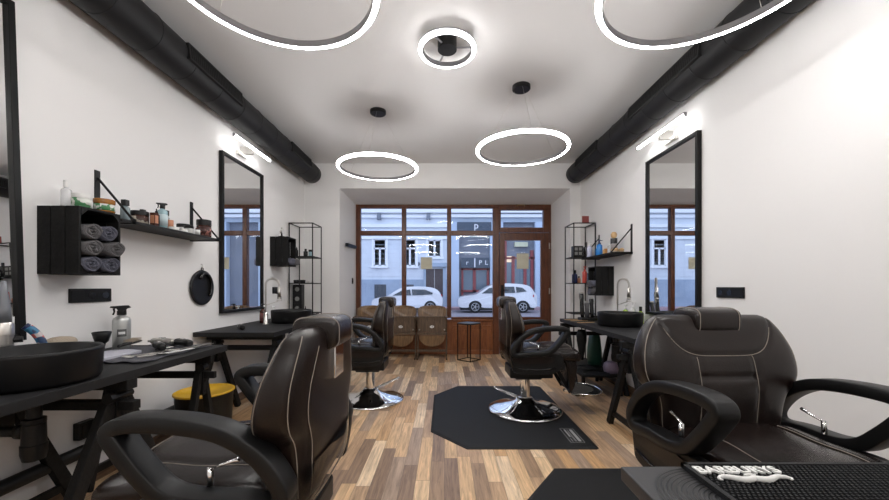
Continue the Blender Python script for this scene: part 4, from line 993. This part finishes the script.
clipper((-1.60, 2.22, ZC_), 2.6, 'black hair clipper at the far end of the front left worktop'); clipper((-1.755, 2.26, ZC_), 2.9, 'silver hair clipper at the far end of the front left worktop', STEEL); clipper((-1.645, 2.09, ZC_), 2.4, 'black hair clipper in the middle of the tool cloth')
t = thing('hair_brush', 'black hair brush with pale bristles in front of the silver spray bottle', 'brush', (-1.84, 2.12, ZC_+.008), 1.9, GT)
b = MB(); b.rings([[Vector((x, w*math.cos(a), .026+.008*math.sin(a))) for a in [2*PI*i/14 for i in range(14)]] for x,w in ((-.13,.008),(-.05,.012),(-.03,.026),(.03,.032),(.08,.028),(.095,.01))]); b.build('brush_back', BLACKP, t, smooth=True)
b = MB(); 
for i in range(13):
    for j in range(5): b.cyl((-.025+i*.009,-.02+j*.01,.03),(-.025+i*.009,-.02+j*.01,.048),.0012,n=4)
b.build('bristles', BRISTLE, t)
# far-left worktop
clipper((-1.80, 3.21, ZT), 2.2, 'black hair clipper lying alone on the far left worktop', BLACKP, 'tools on the far left worktop')
bottle('bottle', 'dark red-brown bottle beside the far left tap', (-1.90, 3.79, ZT), .032, .20, BROWNJ, BLACKP, lab_mat=mat('red_label', (.16,.045,.04), .5), style='pump', group='bottles by the far left basin')
bottle('bottle', 'clear pump bottle between the tap and the far left basin', (-1.86, 3.94, ZT), .028, .17, mat('frosted', (.45,.45,.44), .3), WHITEP, style='pump', group='bottles by the far left basin')
bottle('dropper_bottle', 'slim dark dropper bottle behind the far left basin, left of two', (-1.72, 4.28, ZT), .018, .15, BLACKG, style='dropper', group='bottles by the far left basin', cat='bottle')
bottle('dropper_bottle', 'slim dark dropper bottle behind the far left basin, right of two', (-1.66, 4.32, ZT), .018, .15, BLACKG, style='dropper', group='bottles by the far left basin', cat='bottle')
b = MB(); b.bx(-.12,.12,-.14,.14,0,.012); o = b.build('folded_towel', CLOTH, bevel=.005, loc=(-1.56, 4.40, ZT)); tag(o, 'grey cloth folded at the far end of the far left worktop', 'towel')
clipper((-1.57, 4.36, ZT+.012), 1.2, 'hair clipper lying on the grey cloth at the far left', BLACKP, 'tools on the far left worktop'); comb((-1.50, 4.45, ZT+.012), 1.0, 'black comb on the grey cloth at the far left', BLACKP, .17, 'tools on the far left worktop')
# right worktop
GRT = 'things on the right worktop'
t = thing('clipper_dock', 'black clipper stand with clippers on the far end of the right worktop', 'clipper stand', (1.62, 4.10, ZT), 0, GRT)
b = MB(); b.bx(-.09,.09,-.07,.07,0,.03); b.build('dock_base', BLACKP, t, bevel=.008)
for k, (x, h) in enumerate(((-.06,.30),(-.005,.20),(.05,.24))):
    b = MB(); b.rings([[Vector((x+w*math.cos(a), w*.8*math.sin(a)-.01+z*.12, z)) for a in [2*PI*i/14 for i in range(14)]] for z, w in ((.03,.018),(.08,.024),(h*.7,.022),(h*.9,.027),(h,.024))]); c_ = b.build('clipper_body', BLACKG if k != 1 else mat('dark_grey_plastic', (.05,.05,.055), .4), t, smooth=True)
    b = MB(); b.bx(x-.02,x+.02,-.012+h*.12,.006+h*.12,h,h+.015); b.build('blade', STEEL, c_)
for k, (x, y, rz, m_, lb) in enumerate(((1.47, 4.15, .3, LWOOD, 'pale wooden comb at the far corner of the right worktop'), (1.50, 4.02, .2, LWOOD, 'pale wooden comb in the middle of the right worktop tools'), (1.53, 3.90, .1, BLACKP, 'black comb on the right worktop beside the wooden combs'), (1.49, 3.80, .25, LWOOD, 'pale wooden comb nearest the right basin'))):
    comb((x, y, ZT), rz, lb, m_, .2, GRT)
clipper((1.80, 4.22, ZT), .3, 'black hair clipper lying behind the wooden combs', BLACKP, GRT)
bottle('bottle', 'lime green bottle left of two behind the right basin', (1.90, 3.80, ZT), .028, .19, LIME, WHITEP, style='pump', group=GRT)
bottle('bottle', 'white bottle with slim neck behind the right basin', (1.925, 3.70, ZT), .03, .22, WHITEP, WHITEP, style='pump', group=GRT)
bottle('bottle', 'lime green bottle right of two behind the right basin', (1.95, 3.60, ZT), .028, .18, LIME, BLACKP, style='bottle', group=GRT)
bottle('jar', 'teal jar at the near side of the right basin', (1.90, 3.22, ZT), .034, .10, mat('teal', (.02,.25,.25), .35), WHITEP, style='jar', group=GRT)
bottle('canister', 'white and orange canister next to the teal jar', (1.82, 3.10, ZT), .032, .09, mat('orange_tub', (.45,.20,.08), .5), WHITEP, style='tin', group=GRT, cat='canister')
bottle('bottle', 'white bottle with black cap below the right mirror', (1.90, 2.84, ZT), .042, .21, WHITEP, BLACKP, style='bottle', group=GRT)
bottle('canister', 'dark canister left of the white bottle below the right mirror', (1.90, 3.0, ZT), .034, .14, mat('dark_grey_plastic', (.05,.05,.055), .4), BLACKP, style='tin', group=GRT, cat='canister')
bottle('spray_bottle', 'small white nozzle bottle behind the leather chair back', (1.74, 2.98, ZT), .02, .12, WHITEP, WHITEP, style='dropper', group=GRT, cat='bottle')
bottle('jar', 'steel tub at the near end of the right worktop', (1.92, 2.72, ZT), .036, .10, STEEL, BLACKP, style='jar', group=GRT)
# round hand mirror on left wall
t = thing('hand_mirror', 'round black hand mirror hanging on the left wall beside the tall mirror', 'hand mirror', (XL, 3.08, 1.145))
b = MB(); n = 56; b.rings([[Vector((x, r_*math.cos(2*PI*i/n), r_*math.sin(2*PI*i/n))) for i in range(n)] for x, r_ in ((.006,.13),(.006,.145),(.012,.149),(.02,.147),(.024,.135),(.021,.120),(.020,.01))]); b.build('mirror_back', BLACKP, t, smooth=True)
b = MB(); b.tube([(.034, .085*math.cos(a)+.01, .012+.105*math.sin(a)) for a in [-.9+3.4*i/20 for i in range(21)]], .012, 10); b.build('strap_handle', BLACKG, t, smooth=True)
b = MB(); b.tube([(.014, .012*math.cos(a), .157+.012*math.sin(a)) for a in [2*PI*i/16 for i in range(16)]], .004, 6, True); b.build('hanging_loop', BLACKP, t, smooth=True)
b = MB(); b.tube([(0,3.08,1.345),(.018,3.08,1.34),(.018,3.08,1.312),(.010,3.08,1.309)], .0022, 6); tag(b.build('wall_hook', STEEL, smooth=True, loc=(XL,0,0)), 'thin wire hook on the left wall above the round hand mirror', 'hook')

# ------------------------------------------------------------------ theatre seats and side table
def make_seat():
    t = thing('folding_seat', '', 'seat', (0,0,0), 0, 'old folding cinema seats'); W = .49
    for sx in (-1,1):
        x = sx*(W/2-.014)
        b = MB(); b.prism([(-.02,0),(.03,0),(.03,.42),(.10,.62),(.13,.80),(.10,.80),(.06,.64),(-.02,.46)], x-.012, x+.012, 'x')
        b.bx(x-.012,x+.012,-.02,.33,0,.03); b.bx(x-.012,x+.012,-.17,.0,.0,.03); b.build('side_frame', PLYD, t, bevel=.004)
        b = MB(); b.bx(x-.016,x+.016,-.16,.06,.655,.68); b.bar((x,-.14,.66),(x,0,.40),.02,.02); b.build('armrest', PLYD, t, bevel=.005)
    b = MB(); out = []
    for x, z in [(-.225,.56),(-.225,.79),(-.20,.825),(-.12,.842),(0,.847),(.12,.842),(.20,.825),(.225,.79),(.225,.56)]: out.append((x,z))
    b.rings([[Vector((x, .06+.14*(z-.56)-.06*(x/.225)**2*0+.05*(1-(x/.225)**2)-.012, z)) for x,z in out],[Vector((x, .06+.14*(z-.56)+.05*(1-(x/.225)**2), z)) for x,z in out]]); b.build('backrest', PLY, t, bevel=.003)
    b = MB(); b.bx(-.225,.225,.0,.022,.43,.655); b.build('seat_board', PLYD, t, bevel=.004)
    b = MB(); out = [(-.205,.375),(.205,.375)]+[(.205*math.cos(a), .355-.16*math.sin(a)) for a in [PI*i/16 for i in range(17)]]
    b.prism(out, -.075, -.055, 'y'); b.build('seat_flap', PLY, t, bevel=.004)
    for q_ in ((-.24,.24,-.09,-.065,.655,.685),(-.24,.24,-.09,-.06,.385,.425),(-.23,.23,.0,.02,.10,.135)):
        b = MB(); b.bx(*q_); b.build('rail', PLYD, t, bevel=.004)
    b = MB(); b.bx(-.222,.222,-.078,-.066,.43,.655); pb = b.build('front_board', PLYD, t, bevel=.002)
    b = MB(); b.cyl((-.0,-.079,.515),(-.0,-.082,.515),.034,n=20); 
    for v in b.bm.verts: v.co.z = .515+(v.co.z-.515)*.62
    pl = b.build('number_plate', WHITEP, pb)
    for sx in (-1,1):
        b = MB(); b.cyl((sx*.20,-.09,.47),(sx*.20,-.10,.47),.012,n=10); b.build('hinge_bolt', STEEL, t)
    return t
st = make_seat()
for i, (x, lab, num) in enumerate(((-1.20, 'old folding wooden seat, leftmost of three under the window', '11'), (-.70, 'old folding wooden seat, middle of three under the window', '12'), (-.20, 'old folding wooden seat, rightmost of three next to the small wire table', '13'))):
    o = st if i == 0 else copy_tree(st)
    place(o, (x, 5.86, 0), 0, lab)
    text_part('seat_number', num, .03, BLACKP, o, (0,-.0832,.515), (PI/2,0,0), .0004)
t = thing('side_table', 'small square black wire side table with slate top beside the old seats', 'side table', (.385, 5.70, 0), math.radians(48))
b = MB(); b.bx(-.13,.13,-.13,.13,.578,.59); b.build('table_top', SLATE, t, bevel=.002)
for x in (-.125,.125):
    for y in (-.125,.125): b = MB(); b.bx(x-.006,x+.006,y-.006,y+.006,0,.578); b.build('leg', BLACKM, t)
for z in (.006,.572):
    b = MB()
    for s_ in (-.125,.125): b.bx(-.125,.125,s_-.006,s_+.006,z-.006,z+.006); b.bx(s_-.006,s_+.006,-.125,.125,z-.006,z+.006)
    b.build('frame', BLACKM, t)

# ------------------------------------------------------------------ the street outside
GZ = -.27
b = MB(); b.bx(-30, 30, 6.32, 8.6, GZ-.2, GZ+.10); struct(b.build('trim_pavement_near', PAVE))
b = MB(); b.bx(-30, 30, 8.6, 22.2, GZ-.2, GZ); struct(b.build('street', ASPH))
b = MB(); b.bx(-30, 30, 22.2, 24.0, GZ-.2, GZ+.13); struct(b.build('pavement_far', PAVE))
YF = 24.0; SF = F/YF
FX = lambda px: (px-CX)/SF
FZ = lambda py: EYE+(HY-py)/SF
def bld(name, label, x0, x1, m, h=13):
    t = thing(name, label, 'building', ((x0+x1)/2, YF, GZ)); t['_x'] = (x0+x1)/2
    return t
def P(t, x, z): return None
def house_window(t, cx, z0, z1, w, arched=False, sill=True, ztr=None):
    ox = t.location.x; x0, x1 = cx-w/2-ox, cx+w/2-ox; z0 -= GZ; z1 -= GZ
    b = MB(); f = .07
    b.bx(x0, x0+f, -.05, .05, z0, z1); b.bx(x1-f, x1, -.05, .05, z0, z1); b.bx(x0, x1, -.05, .05, z1-f, z1); b.bx(x0, x1, -.05, .05, z0, z0+f); b.bx((x0+x1)/2-.06, (x0+x1)/2+.06, -.05, .05, z0, (ztr-GZ) if ztr else z1)
    if ztr: b.bx(x0, x1, -.05, .05, ztr-GZ-.05, ztr-GZ+.05)
    w_ = b.build('window', WFRAME, t)
    b = MB(); b.bx(x0+f, x1-f, .0, .02, z0+f, z1-f); b.build('pane', WGLASS, w_)
    b = MB(); s = .12
    b.bx(x0-s, x0, -.09, 0, z0, z1+s); b.bx(x1, x1+s, -.09, 0, z0, z1+s); b.bx(x0-s, x1+s, -.12, 0, z1, z1+s*1.4)
    if sill: b.bx(x0-s-.05, x1+s+.05, -.16, 0, z0-.14, z0)
    b.build('window_surround', TRIMW, t)
L_ = thing('apartment_building', 'pale plastered apartment building across the street with blue-grey base', 'building', (-7, YF, GZ))
ox = -7
def wallbox(t, x0, x1, z0, z1, y0, y1, m, name='wall'):
    b = MB(); b.bx(x0-t.location.x, x1-t.location.x, y0, y1, z0-GZ, z1-GZ); return b.build(name, m, t)
XM = FX(448.5)
wallbox(L_, -17, XM, FZ(279.5), 13, .02, .6, FACADE); wallbox(L_, -17, XM, GZ, FZ(279.5), -.06, .6, FACADEB, 'stone_base')
b = MB()
for py in [240+4.6*i for i in range(9)]:
    z = FZ(py)-GZ; 
    b.bx(-17+7, XM+7, -.0, .02, z+.02, z+.28)
b.build('rustication', FACADE, L_)
for py, h, d in ((211.5,.12,.25),(216.5,.10,.12),(226,.10,.14),(231,.06,.10),(238,.08,.10)):
    wallbox(L_, -17, XM, FZ(py)-h, FZ(py)+h, -d, .02, TRIMW, 'cornice')
for px in (379.5, 428.5, 330): wallbox(L_, FX(px)-.12, FX(px)+.12, FZ(220), FZ(214), -.3, .0, FACADED, 'cornice_bracket')
for cx, z0, z1, w, zt in ((380, FZ(266), FZ(239), .82, FZ(248.5)), (410, FZ(266), FZ(239), .82, FZ(248.5)), (350, FZ(266), FZ(239), .82, FZ(248.5)), (320, FZ(266), FZ(239), .82, FZ(248.5)), (290, FZ(266), FZ(239), .82, FZ(248.5)), (434.5, FZ(257), FZ(240), .88, None)):
    house_window(L_, FX(cx), z0, z1, w, ztr=zt)
for px in (380, 410, 434.5, 350, 320): house_window(L_, FX(px-.5), FZ(211), FZ(190), .85, sill=False)
for px in (362, 395, 335): house_window(L_, FX(px), FZ(190), FZ(190)+.01, .01) if False else None
for px, w, pb in ((380.5, .78, 300), (410, .5, 288.5), (345, .78, 300)):
    b = MB(); x = FX(px)+7; b.bx(x-w/2, x+w/2, -.075, -.055, FZ(pb)-GZ, FZ(284.5)-GZ); b.build('basement_window', mat('dark_grille', (.05,.06,.075), .5), L_)
b = MB(); x0, x1 = FX(426)+7, FX(443)+7; b.bx(x0, x1, -.10, -.05, 0, FZ(269)-GZ); d_ = b.build('entrance_door', DOORB, L_, bevel=.02)
b = MB(); b.bx((x0+x1)/2-.015,(x0+x1)/2+.015,-.115,-.10,0,FZ(269)-GZ); b.bx(x0+.15,x0+.4,-.11,-.10,1.0,1.15); b.bx(x1-.35,x1-.2,-.11,-.10,.55,.7); b.build('door_fittings', mat('grey_fitting', (.4,.4,.42), .4), d_)
b = MB(); b.bx(x0-.16,x0,-.16,0,0,FZ(267)-GZ); b.bx(x1,x1+.2,-.16,0,0,FZ(267)-GZ); b.bx(x0-.2,x1+.25,-.35,0,FZ(267)-GZ,FZ(263)-GZ); b.build('door_surround', FACADEB, L_)
b = MB(); b.cyl((FX(418.5)+7,-.03,FZ(264)-GZ),(FX(418.5)+7,.01,FZ(264)-GZ),.12,n=20); b.build('round_plaque', FACADED, L_)
R_ = thing('shop_building', 'darker building across the street with shop signs and red door frames', 'building', (6, YF, GZ))
wallbox(R_, XM, 17, FZ(222), 13, .05, .6, mat('grey_blue_plaster', (.36,.42,.50), .9, var=.1, vscale=1), 'upper_wall'); wallbox(R_, XM, 17, GZ, FZ(222), .3, .6, FACADED)
for x0, x1 in ((448.5, 459), (490, 503), (535, 543), (560, 568), (600, 610), (640,650)):
    wallbox(R_, FX(x0), FX(x1), GZ, FZ(222), -.1, .3, mat('pale_blue_pilaster', (.42,.50,.62), .85), 'pilaster')
for py, h, d in ((211.5,.12,.25),(216,.1,.12)): wallbox(R_, XM, 17, FZ(py)-h, FZ(py)+h, -d, .05, TRIMW, 'cornice')
for px in (462, 478, 486, 512, 527, 541, 560, 580): house_window(R_, FX(px), FZ(210.8), FZ(192), .62, sill=False)
s1 = wallbox(R_, FX(457), FX(491), FZ(231), FZ(222.5), -.18, -.10, SIGNB, 'upper_sign')
text_part('sign_letter', 'p', .62, TRIMW, s1, (FX(476)-6, -.20, FZ(226.2)-GZ), (PI/2,0,0), .01)
s2 = wallbox(R_, FX(461), FX(489), FZ(268), FZ(258), -.22, -.10, SIGNB, 'lower_sign')
for px, c_ in ((467,'r'),(480,'P'),(486,'L')): text_part('sign_letter', c_, .42, TRIMW, s2, (FX(px)-6, -.24, FZ(263)-GZ), (PI/2,0,0), .01)
wallbox(R_, FX(474), FX(475), FZ(267.5), FZ(258.5), -.24, -.22, TRIMW, 'sign_divider')
for a_, c_, z0, z1 in ((461.5,463.5,300,268),(473,476,292,268),(487,489.5,300,268),(461,490,270,268.2),(461,490,292,290),(505,507,300,240),(512,515,300,256),(524,527,300,256),(531,534,300,250),(505,535,259,257),(545,548,300,250)):
    wallbox(R_, FX(a_), FX(c_), FZ(z0), FZ(z1), .12, .3, REDF, 'red_frame')
for a_, c_, z0, z1 in ((463.5,473,290,270),(476,487,290,270),(507,512,300,259),(515,524,300,259),(527,531,300,259)):
    wallbox(R_, FX(a_), FX(c_), FZ(z0), FZ(z1), .2, .3, WGLASS, 'shop_pane')
wallbox(R_, FX(507), FX(512), FZ(262), FZ(256), .18, .2, mat('lit_shop_window', (.5,.4,.3), .5, emit=(1,.75,.5), estr=.35), 'lit_window')
wallbox(R_, FX(515), FX(528), FZ(246.5), FZ(242), .05, .3, mat('shop_letters', (.5,.5,.35), .5), 'small_sign')

def car(name, label, x_front, facing, L, H, prof, win_, wheels, yc, tail=True):
    t = thing(name, label, 'car', (x_front, yc, GZ), 0 if facing < 0 else PI, 'white cars parked across the street'); W = 1.74
    def yw(z): return W/2*(1 if z < .85 else 1-.20*(z-.85)/(H-.85))
    pr = interp(prof+[prof[0]], 3)[:-1]
    def ring(k, s): return [Vector((x, s*k*yw(z), z)) for x, z in pr]
    b = MB(); b.rings([ring(.94,-1), ring(1,-1), ring(1,1), ring(.94,1)] if False else [[Vector((x+(0), -yw(z)*.97, z)) for x,z in pr],[Vector((x, -yw(z)*.90, z+.0)) for x,z in pr],[Vector((x, yw(z)*.90, z)) for x,z in pr],[Vector((x, yw(z)*.97, z)) for x,z in pr]])
    b.build('car_body', CARW, t, smooth=False)
    for w in win_:
        b = MB()
        for s in (-1,1): b.rings([[Vector((x, s*(yw(z)*.97+.004), z)) for x,z in w],[Vector((x, s*(yw(z)*.97-.02), z)) for x,z in w]])
        b.build('side_window', CARG, t)
    for wx in wheels:
        for s in (-1,1):
            b = MB(); b.lathe([(.0,-.10),(.30,-.10),(.335,-.08),(.335,.08),(.30,.10),(0,.10)], n=32)
            for v in b.bm.verts: v.co = Vector((v.co.x, v.co.z, v.co.y))
            o = b.build('wheel', TYRE, t, smooth=True); o.location = (wx, s*(W/2-.10), .335)
            b = MB()
            for k in range(5):
                a = 2*PI*k/5; b.bar((0,s*.108,0),(.20*math.cos(a),s*.108,.20*math.sin(a)),.05,.03)
            b.tube([(.205*math.cos(a), s*.106, .205*math.sin(a)) for a in [2*PI*i/24 for i in range(24)]], .016, 6, True); b.build('rim', ALLOY, o)
    b = MB(); b.bx(.15,L-.15,-W/2+.06,W/2-.06,.16,.36); b.build('underbody', TYRE, t)
    b = MB()
    for s in (-1,1): b.bx(L-.22,L-.03,s*(W/2-.18)-.1,s*(W/2-.12)+.1,.86,1.0)
    b.build('tail_lamp', TAIL, t)
    b = MB()
    for s in (-1,1): b.bx(.07,.35,s*(W/2-.2)-.12,s*(W/2-.2)+.12+.04*s,.70,.80)
    b.build('head_lamp', mat('head_lamp', (.35,.37,.4), .1), t)
    b = MB()
    for wx in wheels: 
        for s in (-1,1): b.lathe([(.0,-.01),(.39,-.01),(.39,.01),(0,.01)], n=32) if False else None
    return t
YC = 20.6; SC_ = F/YC
def arch(wx, r=.38): return [(wx-r*math.cos(a), .30+r*math.sin(a)) for a in [PI*i/8 for i in range(9)]]
suv = [(.0,.55),(.04,.75),(.35,.92),(1.0,1.02),(1.55,1.36),(1.95,1.56),(2.6,1.62),(3.45,1.58),(3.95,1.45),(4.18,1.15),(4.30,.95),(4.33,.60),(4.28,.32),(3.98,.30)]+[p for p in reversed(arch(3.55))][1:]+[(1.45,.28)]+[p for p in reversed(arch(.95))][1:]+[(.10,.32)]
hat = [(.0,.52),(.06,.70),(.4,.85),(.85,.93),(1.45,1.30),(1.85,1.42),(2.5,1.45),(3.2,1.40),(3.6,1.25),(3.80,.95),(3.88,.80),(3.88,.5),(3.84,.30),(3.60,.30)]+[p for p in reversed(arch(3.20,.35))][1:]+[(1.3,.28)]+[p for p in reversed(arch(.75,.35))][1:]+[(.08,.32)]
car('parked_car', 'white tall hatchback car with alloy wheels parked across the street, right of the other', (457.3-CX)/SC_, -1, 4.33, 1.62, suv,
    [[(1.30,1.06),(1.72,1.36),(2.25,1.44),(2.3,1.08)],[(2.38,1.08),(2.33,1.44),(3.1,1.44),(3.15,1.10)],[(3.22,1.11),(3.18,1.43),(3.55,1.38),(3.78,1.18)]], (.95,3.55), YC)
car('parked_car', 'white small hatchback car parked across the street behind the old seats', (374.5-CX)/SC_, -1, 3.88, 1.45, hat,
    [[(1.15,.95),(1.62,1.22),(2.1,1.29),(2.15,.97)],[(2.23,.97),(2.18,1.29),(2.9,1.28),(3.35,1.10),(3.3,1.02)]], (.75,3.20), YC)

# ------------------------------------------------------------------ world, camera
w = bpy.data.worlds.new('sky'); bpy.context.scene.world = w; w.use_nodes = True
bg = w.node_tree.nodes['Background']; bg.inputs[0].default_value = (.64,.755,1.0,1); bg.inputs[1].default_value = 1.2
# two unseen ring lamps added behind the viewpoint to brighten the room
ring_pendant((-.69, -.85, 2.39), .41, ZC, 0, 'unseen white ring lamp added for light over the near left end of the room')
ring_pendant((.85, -.85, 2.39), .41, ZC, 0, 'unseen white ring lamp added for light over the near right end of the room')
cam = bpy.data.cameras.new('camera'); co = bpy.data.objects.new('camera', cam); C.objects.link(co)
co.location = (0,0,EYE); co.rotation_euler = (PI/2,0,0)
cam.sensor_width = 36; cam.lens = F/889*36; cam.shift_y = 37/889; cam.clip_start = .02; cam.clip_end = 200
sc = bpy.context.scene; sc.camera = co
for k in list(bpy.data.objects):
    if '_x' in k: del k['_x']
sc.view_settings.view_transform = 'Standard'; sc.view_settings.look = 'None'; sc.view_settings.gamma = 1; sc.view_settings.use_curve_mapping = False
sc.view_settings.exposure = 0.82
